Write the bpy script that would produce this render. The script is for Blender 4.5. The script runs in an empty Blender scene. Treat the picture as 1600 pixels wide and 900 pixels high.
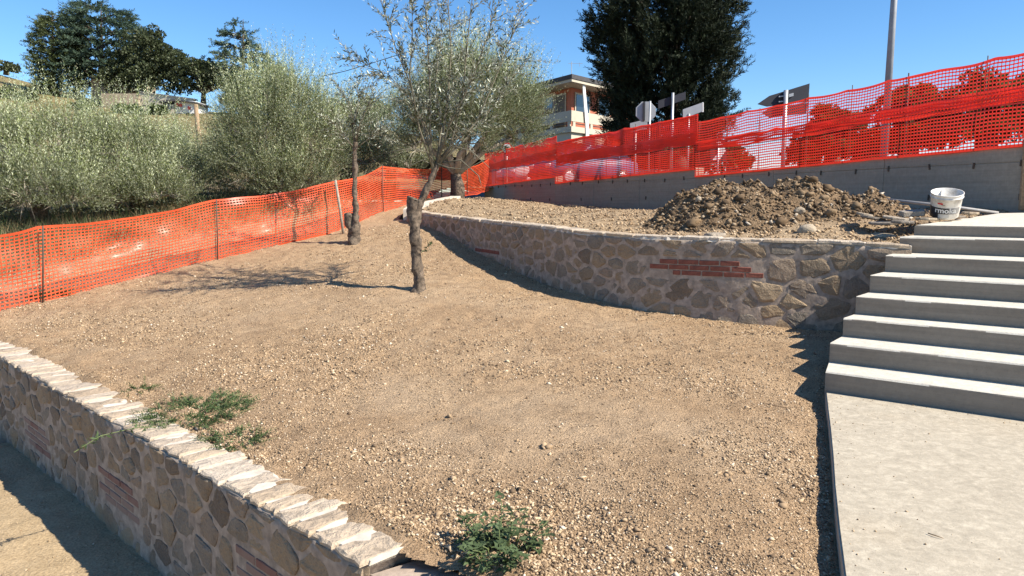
import bpy, bmesh, math
import numpy as np
from mathutils import Vector, Matrix

S = bpy.context.scene
COL = S.collection
R = np.random.default_rng(7)
PI = math.pi

# ---------------------------------------------------------------- camera
F = 1155.0                       # focal length in photograph pixels (1600 wide)
PITCH = math.atan(136 / F)
EYE = 1.6
cam = bpy.data.cameras.new('camera')
cam.sensor_width = 36; cam.lens = F / 1600 * 36
cam.clip_start = 0.05; cam.clip_end = 2000
camo = bpy.data.objects.new('camera', cam); COL.objects.link(camo)
camo.location = (0, 0, EYE); camo.rotation_euler = (PI / 2 - PITCH, 0, 0)
S.camera = camo

# ---------------------------------------------------------------- world, sun, exposure
SUN = Vector((1.0, -0.42, 0.98)).normalized()
w = bpy.data.worlds.new('World'); S.world = w; w.use_nodes = True
nt = w.node_tree
bg = nt.nodes['Background']
sky = nt.nodes.new('ShaderNodeTexSky'); sky.sky_type = 'NISHITA'; sky.sun_disc = False
sky.sun_elevation = math.asin(SUN.z); sky.sun_rotation = math.atan2(SUN.x, SUN.y)
sky.air_density = 1.0; sky.dust_density = 0.15; sky.ozone_density = 5.0; sky.altitude = 600
hs = nt.nodes.new('ShaderNodeHueSaturation'); hs.inputs['Saturation'].default_value = 1.17
nt.links.new(sky.outputs[0], hs.inputs['Color']); nt.links.new(hs.outputs[0], bg.inputs[0]); bg.inputs[1].default_value = 0.10
sl = bpy.data.lights.new('sun', 'SUN'); sl.energy = 5.0; sl.angle = math.radians(0.5); sl.color = (1, 0.93, 0.82)
so = bpy.data.objects.new('sun', sl); COL.objects.link(so)
so.rotation_euler = SUN.to_track_quat('Z', 'Y').to_euler(); so.location = (20, -8, 30)
S.view_settings.view_transform = 'Standard'; S.view_settings.look = 'None'
S.view_settings.exposure = 0.92; S.view_settings.gamma = 1.0
S.render.engine = 'CYCLES'
S.cycles.max_bounces = 6; S.cycles.transparent_max_bounces = 8

# ---------------------------------------------------------------- measuring helpers
cp, sp_ = math.cos(PITCH), math.sin(PITCH)
def at(x, y, d):
    "point seen at photograph pixel (x,y), d metres in front of the camera"
    u, v = (x - 800) / F, (450 - y) / F
    k = d / (cp + v * sp_)
    return Vector((u * k, d, EYE + (-sp_ + v * cp) * k))
def onz(x, y, z):
    u, v = (x - 800) / F, (450 - y) / F
    k = (z - EYE) / (-sp_ + v * cp)
    return Vector((u * k, (cp + v * sp_) * k, z))
def mpp(d): return d / F          # metres per photograph pixel

# ---------------------------------------------------------------- noise
def _h(ix, iy, iz, seed):
    n = (ix * 374761393 + iy * 668265263 + iz * 2147483647 + seed * 1274126177) & 0xFFFFFFFF
    n = ((n ^ (n >> 13)) * 1274126177) & 0xFFFFFFFF
    n = ((n ^ (n >> 16)) * 2246822519) & 0xFFFFFFFF
    return ((n ^ (n >> 15)) & 0xFFFFFF) / 0xFFFFFF
def vnoise(p, scale=1.0, seed=0):
    p = np.asarray(p, float) * scale
    if p.shape[1] == 2: p = np.c_[p, np.zeros(len(p))]
    i = np.floor(p).astype(np.int64); f = p - i; f = f * f * (3 - 2 * f)
    o = 0
    for a in (0, 1):
        for b in (0, 1):
            for c in (0, 1):
                wgt = (f[:, 0] if a else 1 - f[:, 0]) * (f[:, 1] if b else 1 - f[:, 1]) * (f[:, 2] if c else 1 - f[:, 2])
                o = o + wgt * _h(i[:, 0] + a, i[:, 1] + b, i[:, 2] + c, seed)
    return o * 2 - 1
def fbm(p, scale, octs=3, seed=0):
    o = 0; a = 1
    for k in range(octs):
        o = o + a * vnoise(p, scale * 2 ** k, seed + k); a *= .5
    return o

# ---------------------------------------------------------------- mesh helpers
def quick_mesh(name, V, Fc, smooth=False):
    V = np.asarray(V, np.float32); me = bpy.data.meshes.new(name)
    if isinstance(Fc, np.ndarray):
        n, k = Fc.shape
        me.vertices.add(len(V)); me.vertices.foreach_set('co', V.ravel())
        me.loops.add(n * k); me.loops.foreach_set('vertex_index', Fc.astype(np.int32).ravel())
        me.polygons.add(n); me.polygons.foreach_set('loop_start', np.arange(0, n * k, k, dtype=np.int32))
        try: me.polygons.foreach_set('loop_total', np.full(n, k, np.int32))
        except Exception: pass
        me.update(calc_edges=True); me.validate()
    else:
        me.from_pydata(V.tolist(), [], Fc); me.update()
    if smooth: me.shade_smooth()
    return me
def tint(me, vals):
    a = me.attributes.new('tint', 'FLOAT', 'POINT'); a.data.foreach_set('value', np.asarray(vals, np.float32))
def obj(name, me, mat=None, parent=None, kind=None, local=False):
    o = bpy.data.objects.new(name, me); COL.objects.link(o)
    if mat is not None and len(me.materials) == 0: me.materials.append(mat)
    if parent is not None:
        o.parent = parent
        root = parent
        off = Vector(parent.location)
        while root.parent: root = root.parent; off += root.location
        if not local: me.transform(Matrix.Translation(-off)); 
    if kind: o['kind'] = kind
    return o
def thing(name, label, cat, loc, group=None):
    o = bpy.data.objects.new(name, None); COL.objects.link(o); o.location = loc
    o.empty_display_size = .2
    tag(o, label, cat, group); return o
def tag(o, label, cat, group=None):
    o['label'] = label; o['category'] = cat
    if group: o['group'] = group
    return o

class MB:
    "collects shapes into one mesh"
    def __init__(s): s.V = []; s.F = []
    def add(s, V, Fc):
        b = len(s.V); s.V += [tuple(v) for v in V]; s.F += [tuple(i + b for i in f) for f in Fc]; return s
    def box(s, c, size, ax=None, bev=0.0):
        c = Vector(c); hx, hy, hz = [q / 2 for q in size]
        if ax is None: ax = (Vector((1, 0, 0)), Vector((0, 1, 0)), Vector((0, 0, 1)))
        bm = bmesh.new(); bmesh.ops.create_cube(bm, size=1)
        for v in bm.verts: v.co = Vector((v.co.x * 2 * hx, v.co.y * 2 * hy, v.co.z * 2 * hz))
        if bev: bmesh.ops.bevel(bm, geom=list(bm.edges), offset=bev, segments=1, affect='EDGES')
        bm.verts.index_update()
        s.add([c + ax[0] * v.co.x + ax[1] * v.co.y + ax[2] * v.co.z for v in bm.verts], [[v.index for v in f.verts] for f in bm.faces])
        bm.free(); return s
    def tube(s, pts, rad, n=8, cap=True, rough=0.0, seed=0):
        pts = [Vector(p) for p in pts]
        if not hasattr(rad, '__len__'): rad = [rad] * len(pts)
        b = []; up = Vector((0, 0, 1)); px = None
        for i, p in enumerate(pts):
            t = (pts[min(i + 1, len(pts) - 1)] - pts[max(i - 1, 0)]).normalized()
            if px is None:
                px = t.cross(Vector((.37, .91, .2))).normalized()
            px = (px - t * px.dot(t)).normalized(); py = t.cross(px)
            for k in range(n):
                a = 2 * PI * k / n; r = rad[i]
                if rough: r *= 1 + rough * (R.random() - .5) * 2
                b.append(p + (px * math.cos(a) + py * math.sin(a)) * r)
        f = []
        for i in range(len(pts) - 1):
            for k in range(n):
                k2 = (k + 1) % n
                f.append((i * n + k, i * n + k2, (i + 1) * n + k2, (i + 1) * n + k))
        if cap: f += [tuple(range(n))[::-1], tuple((len(pts) - 1) * n + k for k in range(n))]
        return s.add(b, f)
    def prism(s, outline, depth_vec):
        o = [Vector(p) for p in outline]; d = Vector(depth_vec); n = len(o)
        f = [tuple(range(n)), tuple(range(2 * n - 1, n - 1, -1))] + [(i, i + n, (i + 1) % n + n, (i + 1) % n) for i in range(n)]
        return s.add(o + [p + d for p in o], f)
    def lathe(s, c, prof, n=24, ax=None):
        c = Vector(c); b = []; f = []
        if ax is None: ax = (Vector((1, 0, 0)), Vector((0, 1, 0)), Vector((0, 0, 1)))
        for r, z in prof:
            for k in range(n):
                a = 2 * PI * k / n; b.append(c + ax[0] * (r * math.cos(a)) + ax[1] * (r * math.sin(a)) + ax[2] * z)
        for i in range(len(prof) - 1):
            for k in range(n): f.append((i * n + k, i * n + (k + 1) % n, (i + 1) * n + (k + 1) % n, (i + 1) * n + k))
        return s.add(b, f)
    def mesh(s, name, smooth=False):
        me = bpy.data.meshes.new(name); me.from_pydata(s.V, [], s.F); me.update()
        bm = bmesh.new(); bm.from_mesh(me); bmesh.ops.recalc_face_normals(bm, faces=bm.faces); bm.to_mesh(me); bm.free()
        if smooth: me.shade_smooth()
        return me

# ---------------------------------------------------------------- materials
def nodes(name):
    m = bpy.data.materials.new(name); m.use_nodes = True
    t = m.node_tree; return m, t, t.nodes['Principled BSDF'], t.nodes.new, t.links.new
def ramp(N, L, fac, stops, interp='LINEAR'):
    r = N('ShaderNodeValToRGB'); e = r.color_ramp.elements; r.color_ramp.interpolation = interp
    while len(e) < len(stops): e.new(.5)
    for k, (p, c) in enumerate(stops):
        e[k].position = p; e[k].color = (*c, 1) if len(c) == 3 else c
    L(fac, r.inputs[0]); return r.outputs[0]
def noise_n(N, L, vec, scale, detail=4, rough=.6, dist=0):
    n = N('ShaderNodeTexNoise'); n.inputs['Scale'].default_value = scale; n.inputs['Detail'].default_value = detail
    n.inputs['Roughness'].default_value = rough; n.inputs['Distortion'].default_value = dist
    if vec is not None: L(vec, n.inputs['Vector'])
    return n.outputs['Fac']
def mixc(N, L, fac, a, b, mode='MIX'):
    m = N('ShaderNodeMix'); m.data_type = 'RGBA'; m.blend_type = mode
    for s, v in ((m.inputs[0], fac), (m.inputs[6], a), (m.inputs[7], b)):
        if hasattr(v, 'default_value') or hasattr(v, 'is_linked'): L(v, s)
        elif isinstance(v, (int, float)): s.default_value = v
        else: s.default_value = (*v, 1)
    return m.outputs[2]
def bump(N, L, b, h, strength, dist, prev=None):
    n = N('ShaderNodeBump'); n.inputs['Strength'].default_value = strength; n.inputs['Distance'].default_value = dist
    L(h, n.inputs['Height'])
    if prev is not None: L(prev, n.inputs['Normal'])
    if b is not None: L(n.outputs[0], b.inputs['Normal'])
    return n.outputs[0]
def objvec(N, L, stretch=None):
    c = N('ShaderNodeTexCoord')
    if stretch is None: return c.outputs['Object']
    m = N('ShaderNodeMapping'); m.inputs['Scale'].default_value = stretch; L(c.outputs['Object'], m.inputs[0]); return m.outputs[0]
def rnd(N):
    return N('ShaderNodeObjectInfo').outputs['Random']
def plain(name, col, rough=.6, metal=0.0, var=.12, scale=6, bmp=.0):
    m, t, b, N, L = nodes(name)
    n = noise_n(N, L, objvec(N, L), scale, 5)
    lo = tuple(c * (1 - var) for c in col); hi = tuple(min(1, c * (1 + var)) for c in col)
    L(ramp(N, L, n, [(.3, lo), (.7, hi)]), b.inputs['Base Color'])
    b.inputs['Roughness'].default_value = rough; b.inputs['Metallic'].default_value = metal
    if bmp: bump(N, L, b, n, bmp, .01)
    return m
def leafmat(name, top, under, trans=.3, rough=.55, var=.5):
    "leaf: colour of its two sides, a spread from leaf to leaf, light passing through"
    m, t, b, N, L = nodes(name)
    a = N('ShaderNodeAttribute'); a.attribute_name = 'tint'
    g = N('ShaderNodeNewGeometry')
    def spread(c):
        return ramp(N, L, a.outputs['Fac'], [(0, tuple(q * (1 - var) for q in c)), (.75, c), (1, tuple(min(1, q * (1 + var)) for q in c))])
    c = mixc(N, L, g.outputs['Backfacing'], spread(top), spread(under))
    L(c, b.inputs['Base Color']); b.inputs['Roughness'].default_value = rough; b.inputs['Specular IOR Level'].default_value = .25
    tr = N('ShaderNodeBsdfTranslucent'); L(c, tr.inputs['Color'])
    mx = N('ShaderNodeMixShader'); mx.inputs[0].default_value = trans
    L(b.outputs[0], mx.inputs[1]); L(tr.outputs[0], mx.inputs[2]); L(mx.outputs[0], t.nodes['Material Output'].inputs[0])
    return m
def soil_mat(name, dark, mid, light, fine=60, pale=None, bumpk=.6, trod=None):
    m, t, b, N, L = nodes(name)
    v = objvec(N, L)
    big = noise_n(N, L, v, .7, 4, .6); med = noise_n(N, L, v, 5, 5, .65); sm = noise_n(N, L, v, fine, 4, .7)
    c = ramp(N, L, med, [(.25, dark), (.5, mid), (.75, light)])
    if pale: c = mixc(N, L, ramp(N, L, big, [(.48, (0, 0, 0)), (.68, (.7, .7, .7))]), c, pale)
    if trod:        # trodden, dusty patches: (x, y, radius)
        for tx, ty, tr in trod:
            ds = N('ShaderNodeVectorMath'); ds.operation = 'DISTANCE'; L(v, ds.inputs[0]); ds.inputs[1].default_value = (tx, ty, 0)
            ad = N('ShaderNodeMath'); ad.operation = 'MULTIPLY_ADD'; L(med, ad.inputs[0]); ad.inputs[1].default_value = tr * 1.5; L(ds.outputs['Value'], ad.inputs[2])
            dv = N('ShaderNodeMath'); dv.operation = 'DIVIDE'; L(ad.outputs[0], dv.inputs[0]); dv.inputs[1].default_value = tr * 2.4
            c = mixc(N, L, ramp(N, L, dv.outputs[0], [(.45, (.75, .75, .75)), (.85, (0, 0, 0))]), c, pale)
    pt = noise_n(N, L, v, 1.7, 5, .7, .8)
    c = mixc(N, L, ramp(N, L, pt, [(.34, (.6, .6, .6)), (.5, (0, 0, 0))]), c, dark)
    c2 = ramp(N, L, sm, [(.3, tuple(q * .5 for q in dark)), (.5, mid), (.72, tuple(min(1, q * 1.25) for q in light))])
    c = mixc(N, L, .5, c, c2)
    L(c, b.inputs['Base Color']); b.inputs['Roughness'].default_value = .95
    b.inputs['Specular IOR Level'].default_value = .15
    vo = N('ShaderNodeTexVoronoi'); vo.inputs['Scale'].default_value = fine * 1.0; L(v, vo.inputs['Vector'])
    n1 = bump(N, L, None, vo.outputs['Distance'], bumpk * .6, .012)
    bump(N, L, b, sm, bumpk, .012, n1)
    return m
def pebble_mat(name, stops):
    m, t, b, N, L = nodes(name)
    a = N('ShaderNodeAttribute'); a.attribute_name = 'tint'
    L(ramp(N, L, a.outputs['Fac'], stops), b.inputs['Base Color']); b.inputs['Roughness'].default_value = .9
    b.inputs['Specular IOR Level'].default_value = .2
    return m
def stone_mat(name, stops, grain=30):
    m, t, b, N, L = nodes(name)
    r = rnd(N); c0 = ramp(N, L, r, stops, 'LINEAR')
    v = N('ShaderNodeVectorMath'); v.operation = 'ADD'; cx = N('ShaderNodeCombineXYZ'); ml = N('ShaderNodeMath'); ml.operation = 'MULTIPLY'
    ml.inputs[1].default_value = 37; L(r, ml.inputs[0]); L(ml.outputs[0], cx.inputs[0]); L(objvec(N, L), v.inputs[0]); L(cx.outputs[0], v.inputs[1])
    n1 = noise_n(N, L, v.outputs[0], 9, 5, .65, .6); n2 = noise_n(N, L, v.outputs[0], grain * 2, 4, .7)
    c = mixc(N, L, ramp(N, L, n1, [(.30, (.6, .6, .6)), (.5, (0, 0, 0))]), c0, (.12, .09, .06))
    c = mixc(N, L, ramp(N, L, n1, [(.55, (0, 0, 0)), (.75, (.5, .5, .5))]), c, (.40, .31, .19))
    c = mixc(N, L, .24, c, ramp(N, L, n2, [(.3, (.09, .07, .05)), (.7, (.45, .36, .26))]))
    L(c, b.inputs['Base Color']); b.inputs['Roughness'].default_value = .92
    nb = bump(N, L, None, n1, 1.0, .035); bump(N, L, b, n2, .7, .012, nb)
    return m
def concrete_mat(name, c1, c2, stain=None, boards=0.0, spots=0.0, scuff=0.0):
    m, t, b, N, L = nodes(name)
    v = objvec(N, L)
    a = noise_n(N, L, v, 1.6, 5, .6, .4); f = noise_n(N, L, v, 22, 5, .7); g = noise_n(N, L, v, 140, 3, .7)
    c = ramp(N, L, a, [(.3, c1), (.7, c2)])
    c = mixc(N, L, .30, c, ramp(N, L, f, [(.3, tuple(q * .72 for q in c1)), (.65, tuple(min(1, q * 1.15) for q in c2))]))
    if stain:
        s = noise_n(N, L, v, .9, 3, .5)
        c = mixc(N, L, ramp(N, L, s, [(.56, (0, 0, 0)), (.75, (.6, .6, .6))]), c, stain)
    if spots:
        s = noise_n(N, L, v, 55, 2, .5); s2 = noise_n(N, L, v, 2.3, 3, .5)
        s = mixc(N, L, 1.0, ramp(N, L, s, [(.68, (0, 0, 0)), (.72, (1, 1, 1))]), ramp(N, L, s2, [(.45, (0, 0, 0)), (.6, (1, 1, 1))]), 'MULTIPLY')
        sc = N('ShaderNodeMix'); sc.data_type = 'FLOAT'; sc.inputs[2].default_value = 0; sc.inputs[3].default_value = spots; L(s, sc.inputs[0])
        c = mixc(N, L, sc.outputs[0], c, (.13, .10, .07))
    if scuff:       # trowel marks and dusty scuffs
        sx = noise_n(N, L, objvec(N, L, (16, 22, 3)), 1.6, 7, .78, .5); sy = noise_n(N, L, v, 11, 7, .78, .5)
        c = mixc(N, L, scuff, c, ramp(N, L, sx, [(.34, tuple(q * .62 for q in c1)), (.52, c1), (.7, tuple(min(1, q * 1.15) for q in c2))]))
        c = mixc(N, L, scuff * .8, c, ramp(N, L, sy, [(.36, tuple(q * .66 for q in c1)), (.5, c1), (.64, tuple(min(1, q * 1.12) for q in c2))]))
    h = f
    if boards:
        st = noise_n(N, L, objvec(N, L, (.7, .7, 26)), 1.0, 4, .6)
        c = mixc(N, L, boards, c, ramp(N, L, st, [(.3, tuple(q * .55 for q in c1)), (.7, tuple(min(1, q * 1.2) for q in c2))]))
    L(c, b.inputs['Base Color']); b.inputs['Roughness'].default_value = .85; b.inputs['Specular IOR Level'].default_value = .3
    nb = bump(N, L, None, f, .35, .012); bump(N, L, b, g, .3, .004, nb)
    return m

MAT = {}
MAT['soil'] = soil_mat('gravelly_soil', (.215, .137, .077), (.435, .29, .166), (.58, .415, .255), 70, (.58, .435, .285), 1.7, [(.35, 5.2, .9), (-.5, 4.6, .5), (1.3, 4.7, .6), (-.9, 5.9, .6)])
MAT['bedsoil'] = soil_mat('planting_bed_soil', (.16, .11, .065), (.30, .215, .13), (.44, .335, .21), 40, None, .8)
MAT['lowsoil'] = soil_mat('lower_soil', (.22, .16, .09), (.36, .265, .155), (.45, .34, .21), 50)
MAT['moundsoil'] = soil_mat('dug_earth', (.075, .049, .028), (.165, .11, .063), (.28, .195, .115), 38, None, .9)
MAT['hill'] = soil_mat('dry_hill_grass', (.07, .075, .03), (.20, .155, .075), (.33, .235, .12), 2.5, (.10, .11, .04))
MAT['bank'] = soil_mat('grove_soil', (.10, .08, .045), (.20, .155, .09), (.32, .245, .15), 12)
MAT['pebble'] = pebble_mat('gravel_pebbles', [(0, (.14, .095, .058)), (.4, (.34, .235, .138)), (.8, (.50, .365, .225)), (.94, (.60, .475, .32)), (1, (.68, .58, .45))])
MAT['clod'] = pebble_mat('earth_clods', [(0, (.055, .036, .021)), (.45, (.165, .11, .062)), (.8, (.27, .19, .112)), (.96, (.34, .265, .18)), (1, (.48, .42, .34))])
MAT['stone'] = stone_mat('rubble_stone', [(0, (.25, .175, .105)), (.2, (.33, .225, .125)), (.4, (.225, .185, .138)), (.55, (.30, .21, .138)), (.7, (.19, .162, .13)), (.85, (.36, .255, .15)), (1, (.115, .08, .056))])
MAT['mortar'] = plain('pinkish_lime_mortar', (.335, .262, .20), .95, 0, .35, 14, .7)
MAT['cap'] = stone_mat('coping_stone', [(0, (.47, .355, .235)), (.35, (.54, .44, .325)), (.6, (.43, .32, .21)), (.8, (.58, .49, .38)), (1, (.42, .335, .25))], 20)
MAT['capmortar'] = plain('white_mortar', (.56, .49, .395), .95, 0, .22, 9, .6)
MAT['brick'] = plain('red_brick', (.21, .068, .043), .9, 0, .25, 22, .5)
m, t, b, N, L = nodes('mortar_smeared_brick')
n1 = noise_n(N, L, objvec(N, L), 7, 5, .7); gi = rnd(N); gm = N('ShaderNodeMath'); gm.operation = 'ADD'; L(n1, gm.inputs[0]); L(gi, gm.inputs[1])
L(mixc(N, L, ramp(N, L, gm.outputs[0], [(.4, (.15, .15, .15)), (1.0, (.85, .85, .85))]), (.20, .075, .05), (.27, .19, .145)), b.inputs['Base Color']); b.inputs['Roughness'].default_value = .95; bump(N, L, b, n1, .5, .01); MAT['dustybrick'] = m
MAT['path'] = concrete_mat('pale_concrete_slab', (.375, .322, .24), (.525, .462, .352), (.48, .36, .215), 0, 1.0, .5)
MAT['step'] = concrete_mat('shaded_cast_riser', (.20, .168, .132), (.27, .232, .185), None, .3, .5)  # stair concrete with the risers' shade painted into its darker colour
MAT['tread'] = concrete_mat('sunlit_dusty_tread', (.52, .475, .39), (.66, .61, .51), None, 0, .6, .4)  # same concrete, pale with dust and with sunlight painted in
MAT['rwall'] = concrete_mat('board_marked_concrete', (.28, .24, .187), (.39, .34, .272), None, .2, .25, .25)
MAT['asphalt'] = plain('asphalt', (.055, .055, .055), .9, 0, .2, 30, .4)
MAT['bark'] = plain('grey_olive_bark', (.115, .086, .06), .95, 0, .8, 26, 1.0)
MAT['twig'] = plain('pale_twig_bark', (.30, .26, .20), .9, 0, .3, 20)
MAT['youngbark'] = plain('young_branch_bark', (.14, .125, .085), .9, 0, .3, 20)
MAT['darkbark'] = plain('dark_bark', (.085, .06, .042), .95, 0, .4, 8, .6)
MAT['steel'] = plain('rusty_rebar', (.10, .075, .055), .7, .4, .3, 40)
MAT['galv'] = plain('galvanised_steel', (.46, .47, .47), .45, .6, .1, 8)
MAT['alu'] = plain('grey_sign_back', (.33, .34, .35), .5, .35, .08, 5)
MAT['darksign'] = plain('dark_sign_back', (.022, .024, .034), .8, 0, .1, 5)
MAT['white'] = plain('white_paint', (.75, .74, .71), .5, 0, .05, 5)
MAT['black'] = plain('black_paint', (.025, .025, .028), .5, 0, .1, 5)
MAT['redpaint'] = plain('red_paint', (.55, .03, .03), .45, 0, .06, 5)
MAT['wood'] = plain('weathered_wood', (.30, .205, .12), .9, 0, .3, 25, .4)

def net_mat(name, col, trans):
    m, t, b, N, L = nodes(name)
    n = noise_n(N, L, objvec(N, L), 2.0, 3)
    c = ramp(N, L, n, [(.3, tuple(q * .88 for q in col)), (.7, tuple(min(1, q * 1.08) for q in col))])
    L(c, b.inputs['Base Color']); b.inputs['Roughness'].default_value = .38
    tr = N('ShaderNodeBsdfTranslucent'); L(c, tr.inputs['Color'])
    mx = N('ShaderNodeMixShader'); mx.inputs[0].default_value = trans
    L(b.outputs[0], mx.inputs[1]); L(tr.outputs[0], mx.inputs[2]); L(mx.outputs[0], t.nodes['Material Output'].inputs[0])
    return m
MAT['net'] = net_mat('orange_plastic_mesh', (.86, .125, .045), .33)
MAT['netred'] = net_mat('red_orange_plastic_mesh', (.78, .042, .022), .40)

# ---------------------------------------------------------------- terrain heights (thin plate through measured points)
def tps(pts):
    P = np.array(pts, float); n = len(P)
    def U(a, b):
        d2 = ((a[:, None, :] - b[None]) ** 2).sum(-1); return .5 * d2 * np.log(d2 + 1e-9)
    K = U(P[:, :2], P[:, :2]) + np.eye(n) * .0005; Q = np.c_[np.ones(n), P[:, :2]]
    A = np.block([[K, Q], [Q.T, np.zeros((3, 3))]]); c = np.linalg.solve(A, np.r_[P[:, 2], 0, 0, 0])
    def f(X):
        X = np.asarray(X, float); o = np.empty(len(X))
        for i in range(0, len(X), 20000):
            q = X[i:i + 20000]; o[i:i + 20000] = U(q, P[:, :2]) @ c[:n] + np.c_[np.ones(len(q)), q] @ c[n:]
        return o
    return f

# upper stone wall: photograph x, y of its top edge, y of its foot, distance
UW = [(637, 328, 346, 14.8), (660, 332, 352, 14.2), (700, 337, 368, 13.3), (740, 342, 392, 12.3), (800, 348, 420, 11.0), (850, 353, 443, 10.2),
      (900, 360, 459, 9.6), (1000, 368, 485, 8.9), (1150, 372, 504, 8.4), (1300, 376, 516, 8.15), (1388, 381, 522, 7.95), (1425, 384, 524, 7.85)]
UWt = [at(x, y, d) for x, y, b, d in UW]; UWb = [at(x, b, d) for x, y, b, d in UW]
FENCE = [(-120, 372, 512, 9.2), (66, 355, 472, 10.0), (340, 313, 405, 12.4), (525, 284, 361, 14.3), (598, 261, 331, 16.0)]
fen_t = [at(x, y, d) for x, y, b, d in FENCE]; fen_b = [at(x, b, d) for x, y, b, d in FENCE]
T1 = at(655, 452, 9.5); T2 = at(552, 381, 13.0)

e_st = Vector((.8, -.6, 0))
RISE = .173
ST = [onz(x, y, RISE * (k + 1)) for k, (x, y) in enumerate([(1290, 580), (1297, 536), (1318, 497), (1338, 463), (1360, 430), (1384, 399), (1406, 370)])]
ST.append(onz(1429, 352, 1.327))
path_a = onz(1290, 612, 0); path_b = onz(1318, 900, 0)
pdir = (path_b - path_a).normalized()
path_c = path_b + pdir * 4.5

LW_dir = Vector((-.7251, .6887, 0)); LW_c = Vector((-.660, 3.130, 0))      # lower wall: corner of its face
LW_n = Vector((-.6887, -.7251, 0))
RT_dir = Vector((.84, -.54, 0)); RT_n = Vector((-.54, -.84, 0))

ctl = [tuple(p) for p in UWb[:-1]] + [tuple(p) for p in fen_b] + [tuple(T1), tuple(T2)]
for k in range(6):
    p = LW_c + LW_dir * (k * 1.4) - LW_n * .31; ctl.append((p.x, p.y, -.012))
for k in range(5):
    p = path_a.lerp(path_b, k / 4); ctl.append((p.x - .02, p.y, -.10)); ctl.append((p.x - .30, p.y, -.045))
ctl += [(ST[1].x, ST[1].y + .1, .06), (0, 6, .07), (1.4, 6.2, .05), (-3.2, 8.2, .17), (.6, 7.7, .22), (-1.5, 6.6, .10), (.2, 3.6, -.02), 
        (-9, 15, 1.0), (-6.5, 17, 1.5), (-4, 20, 1.9), (-13, 13, .9), (-3, 24, 2.1), (-10, 22, 2.0)]
ground_z = tps(ctl)

def poly_side(P, line):
    "signed distance to a polyline, positive on its left"
    P = np.asarray(P); best = np.full(len(P), 1e9); sgn = np.zeros(len(P))
    for a, b in zip(line[:-1], line[1:]):
        a = np.array(a[:2]); b = np.array(b[:2]); ab = b - a
        t = np.clip(((P - a) @ ab) / (ab @ ab), 0, 1); q = a + t[:, None] * ab; d = np.hypot(*(P - q).T)
        c = ab[0] * (P[:, 1] - a[1]) - ab[1] * (P[:, 0] - a[0])
        k = d < best - 1e-9; best[k] = d[k]; sgn[k] = np.sign(c[k])
    return best * sgn
LWL = [LW_c + LW_dir * 14 - LW_n * .18, LW_c - LW_n * .18, LW_c + RT_dir * 2.2 - RT_n * .15]   # middle line of the lower wall
EDGE = [path_c, path_b, path_a] + ST
UWline = [tuple(p) for p in UWt]

def sheet(name, x0, x1, y0, y1, step, zf, keep, mat, amp, kind='structure'):
    xs = np.arange(x0, x1 + 1e-6, step); ys = np.arange(y0, y1 + 1e-6, step)
    X, Y = np.meshgrid(xs, ys); P = np.c_[X.ravel(), Y.ravel()]
    z = zf(P) + amp * fbm(P, 1.6, 4, 3) + amp * .8 * fbm(P, 9, 2, 9)
    n, m = X.shape
    idx = np.arange(n * m).reshape(n, m)
    Q = np.stack([idx[:-1, :-1], idx[:-1, 1:], idx[1:, 1:], idx[1:, :-1]], -1).reshape(-1, 4)
    k = keep(P); Q = Q[k[Q].all(1)]
    used = np.unique(Q); mp = np.full(n * m, -1); mp[used] = np.arange(len(used))
    me = quick_mesh(name, np.c_[P, z][used], mp[Q], True)
    o = obj(name, me, mat); o['kind'] = kind; return o

def terrace_z(P):
    d = poly_side(P, LWL)
    return ground_z(P) + np.where((d > -.03) & (d < .35), np.clip(1 - np.abs(d - .16) / .19, 0, 1) * (.026 + .05 * fbm(P, 2.6, 3, 17)) * np.clip((d + .03) / .12, 0, 1), 0)
def terrace_keep(P):
    return (poly_side(P, LWL) > -.02) & (poly_side(P, EDGE) > -.10) & ~((poly_side(P, UWline) > .12) & (P[:, 0] > -2.3) & (P[:, 1] > 7)) 
sheet('ground', -9, 4.4, 1.2, 17.4, .032, terrace_z, terrace_keep, MAT['soil'], .014)

# lower level beyond the foreground wall, out to the horizon
gl = quick_mesh('lower_ground', [(-300, -300, -1.02), (300, -300, -1.02), (300, 300, -1.02), (-300, 300, -1.02)], [(0, 1, 2, 3)])
obj('plain', gl, MAT['lowsoil'], kind='structure')
sheet('lower_ground', -10, .4, -1, 7.5, .06, lambda P: np.full(len(P), -.9), lambda P: poly_side(P, LWL) < .05, MAT['lowsoil'], .014)

# planting bed between the stone wall and the concrete wall
RW = [(1640, 219, 335, 9.6), (1600, 222, 331, 10.0), (1086, 274, 310, 17.3), (868, 275, 318, 23.0), (757, 290, 302, 29.0)]
RWx = [Vector((at(x, b, d).x, d, 0)) for x, t, b, d in RW]
RW_n = [Vector((0, 0, 0))] * 0
bed_ctl = [(p.x, p.y + .25, p.z - .05) for p in UWt[:-1]]
bed_ctl += [tuple(at(950, 326, 20.3)), tuple(at(1040, 331, 17.8)), tuple(at(860, 319, 23)), tuple(at(770, 304, 28)), tuple(at(1592, 331, 10.0)), tuple(at(700, 309, 17.5)), tuple(at(668, 315, 16)),
            (2.2, 11, 1.27), (4.2, 9.6, 1.33), (5.2, 10.5, 1.42), (0.5, 13, 1.36), (0.3, 17, 1.45), (-.6, 21, 1.65)]
bed_z = tps(bed_ctl)
def bed_keep(P):
    ok = (poly_side(P, UWline) > .14)
    ok &= poly_side(P, [tuple(p) for p in RWx]) > -.1
    ok &= ~((poly_side(P, [ST[5], ST[6], ST[7], at(1562, 333, 9.8)]) < -.05) & (P[:, 1] < 10.4) & (P[:, 0] > 3.2))
    ok &= (P[:, 0] > -2.05 + (P[:, 1] - 14.6) * .22)
    return ok
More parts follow.
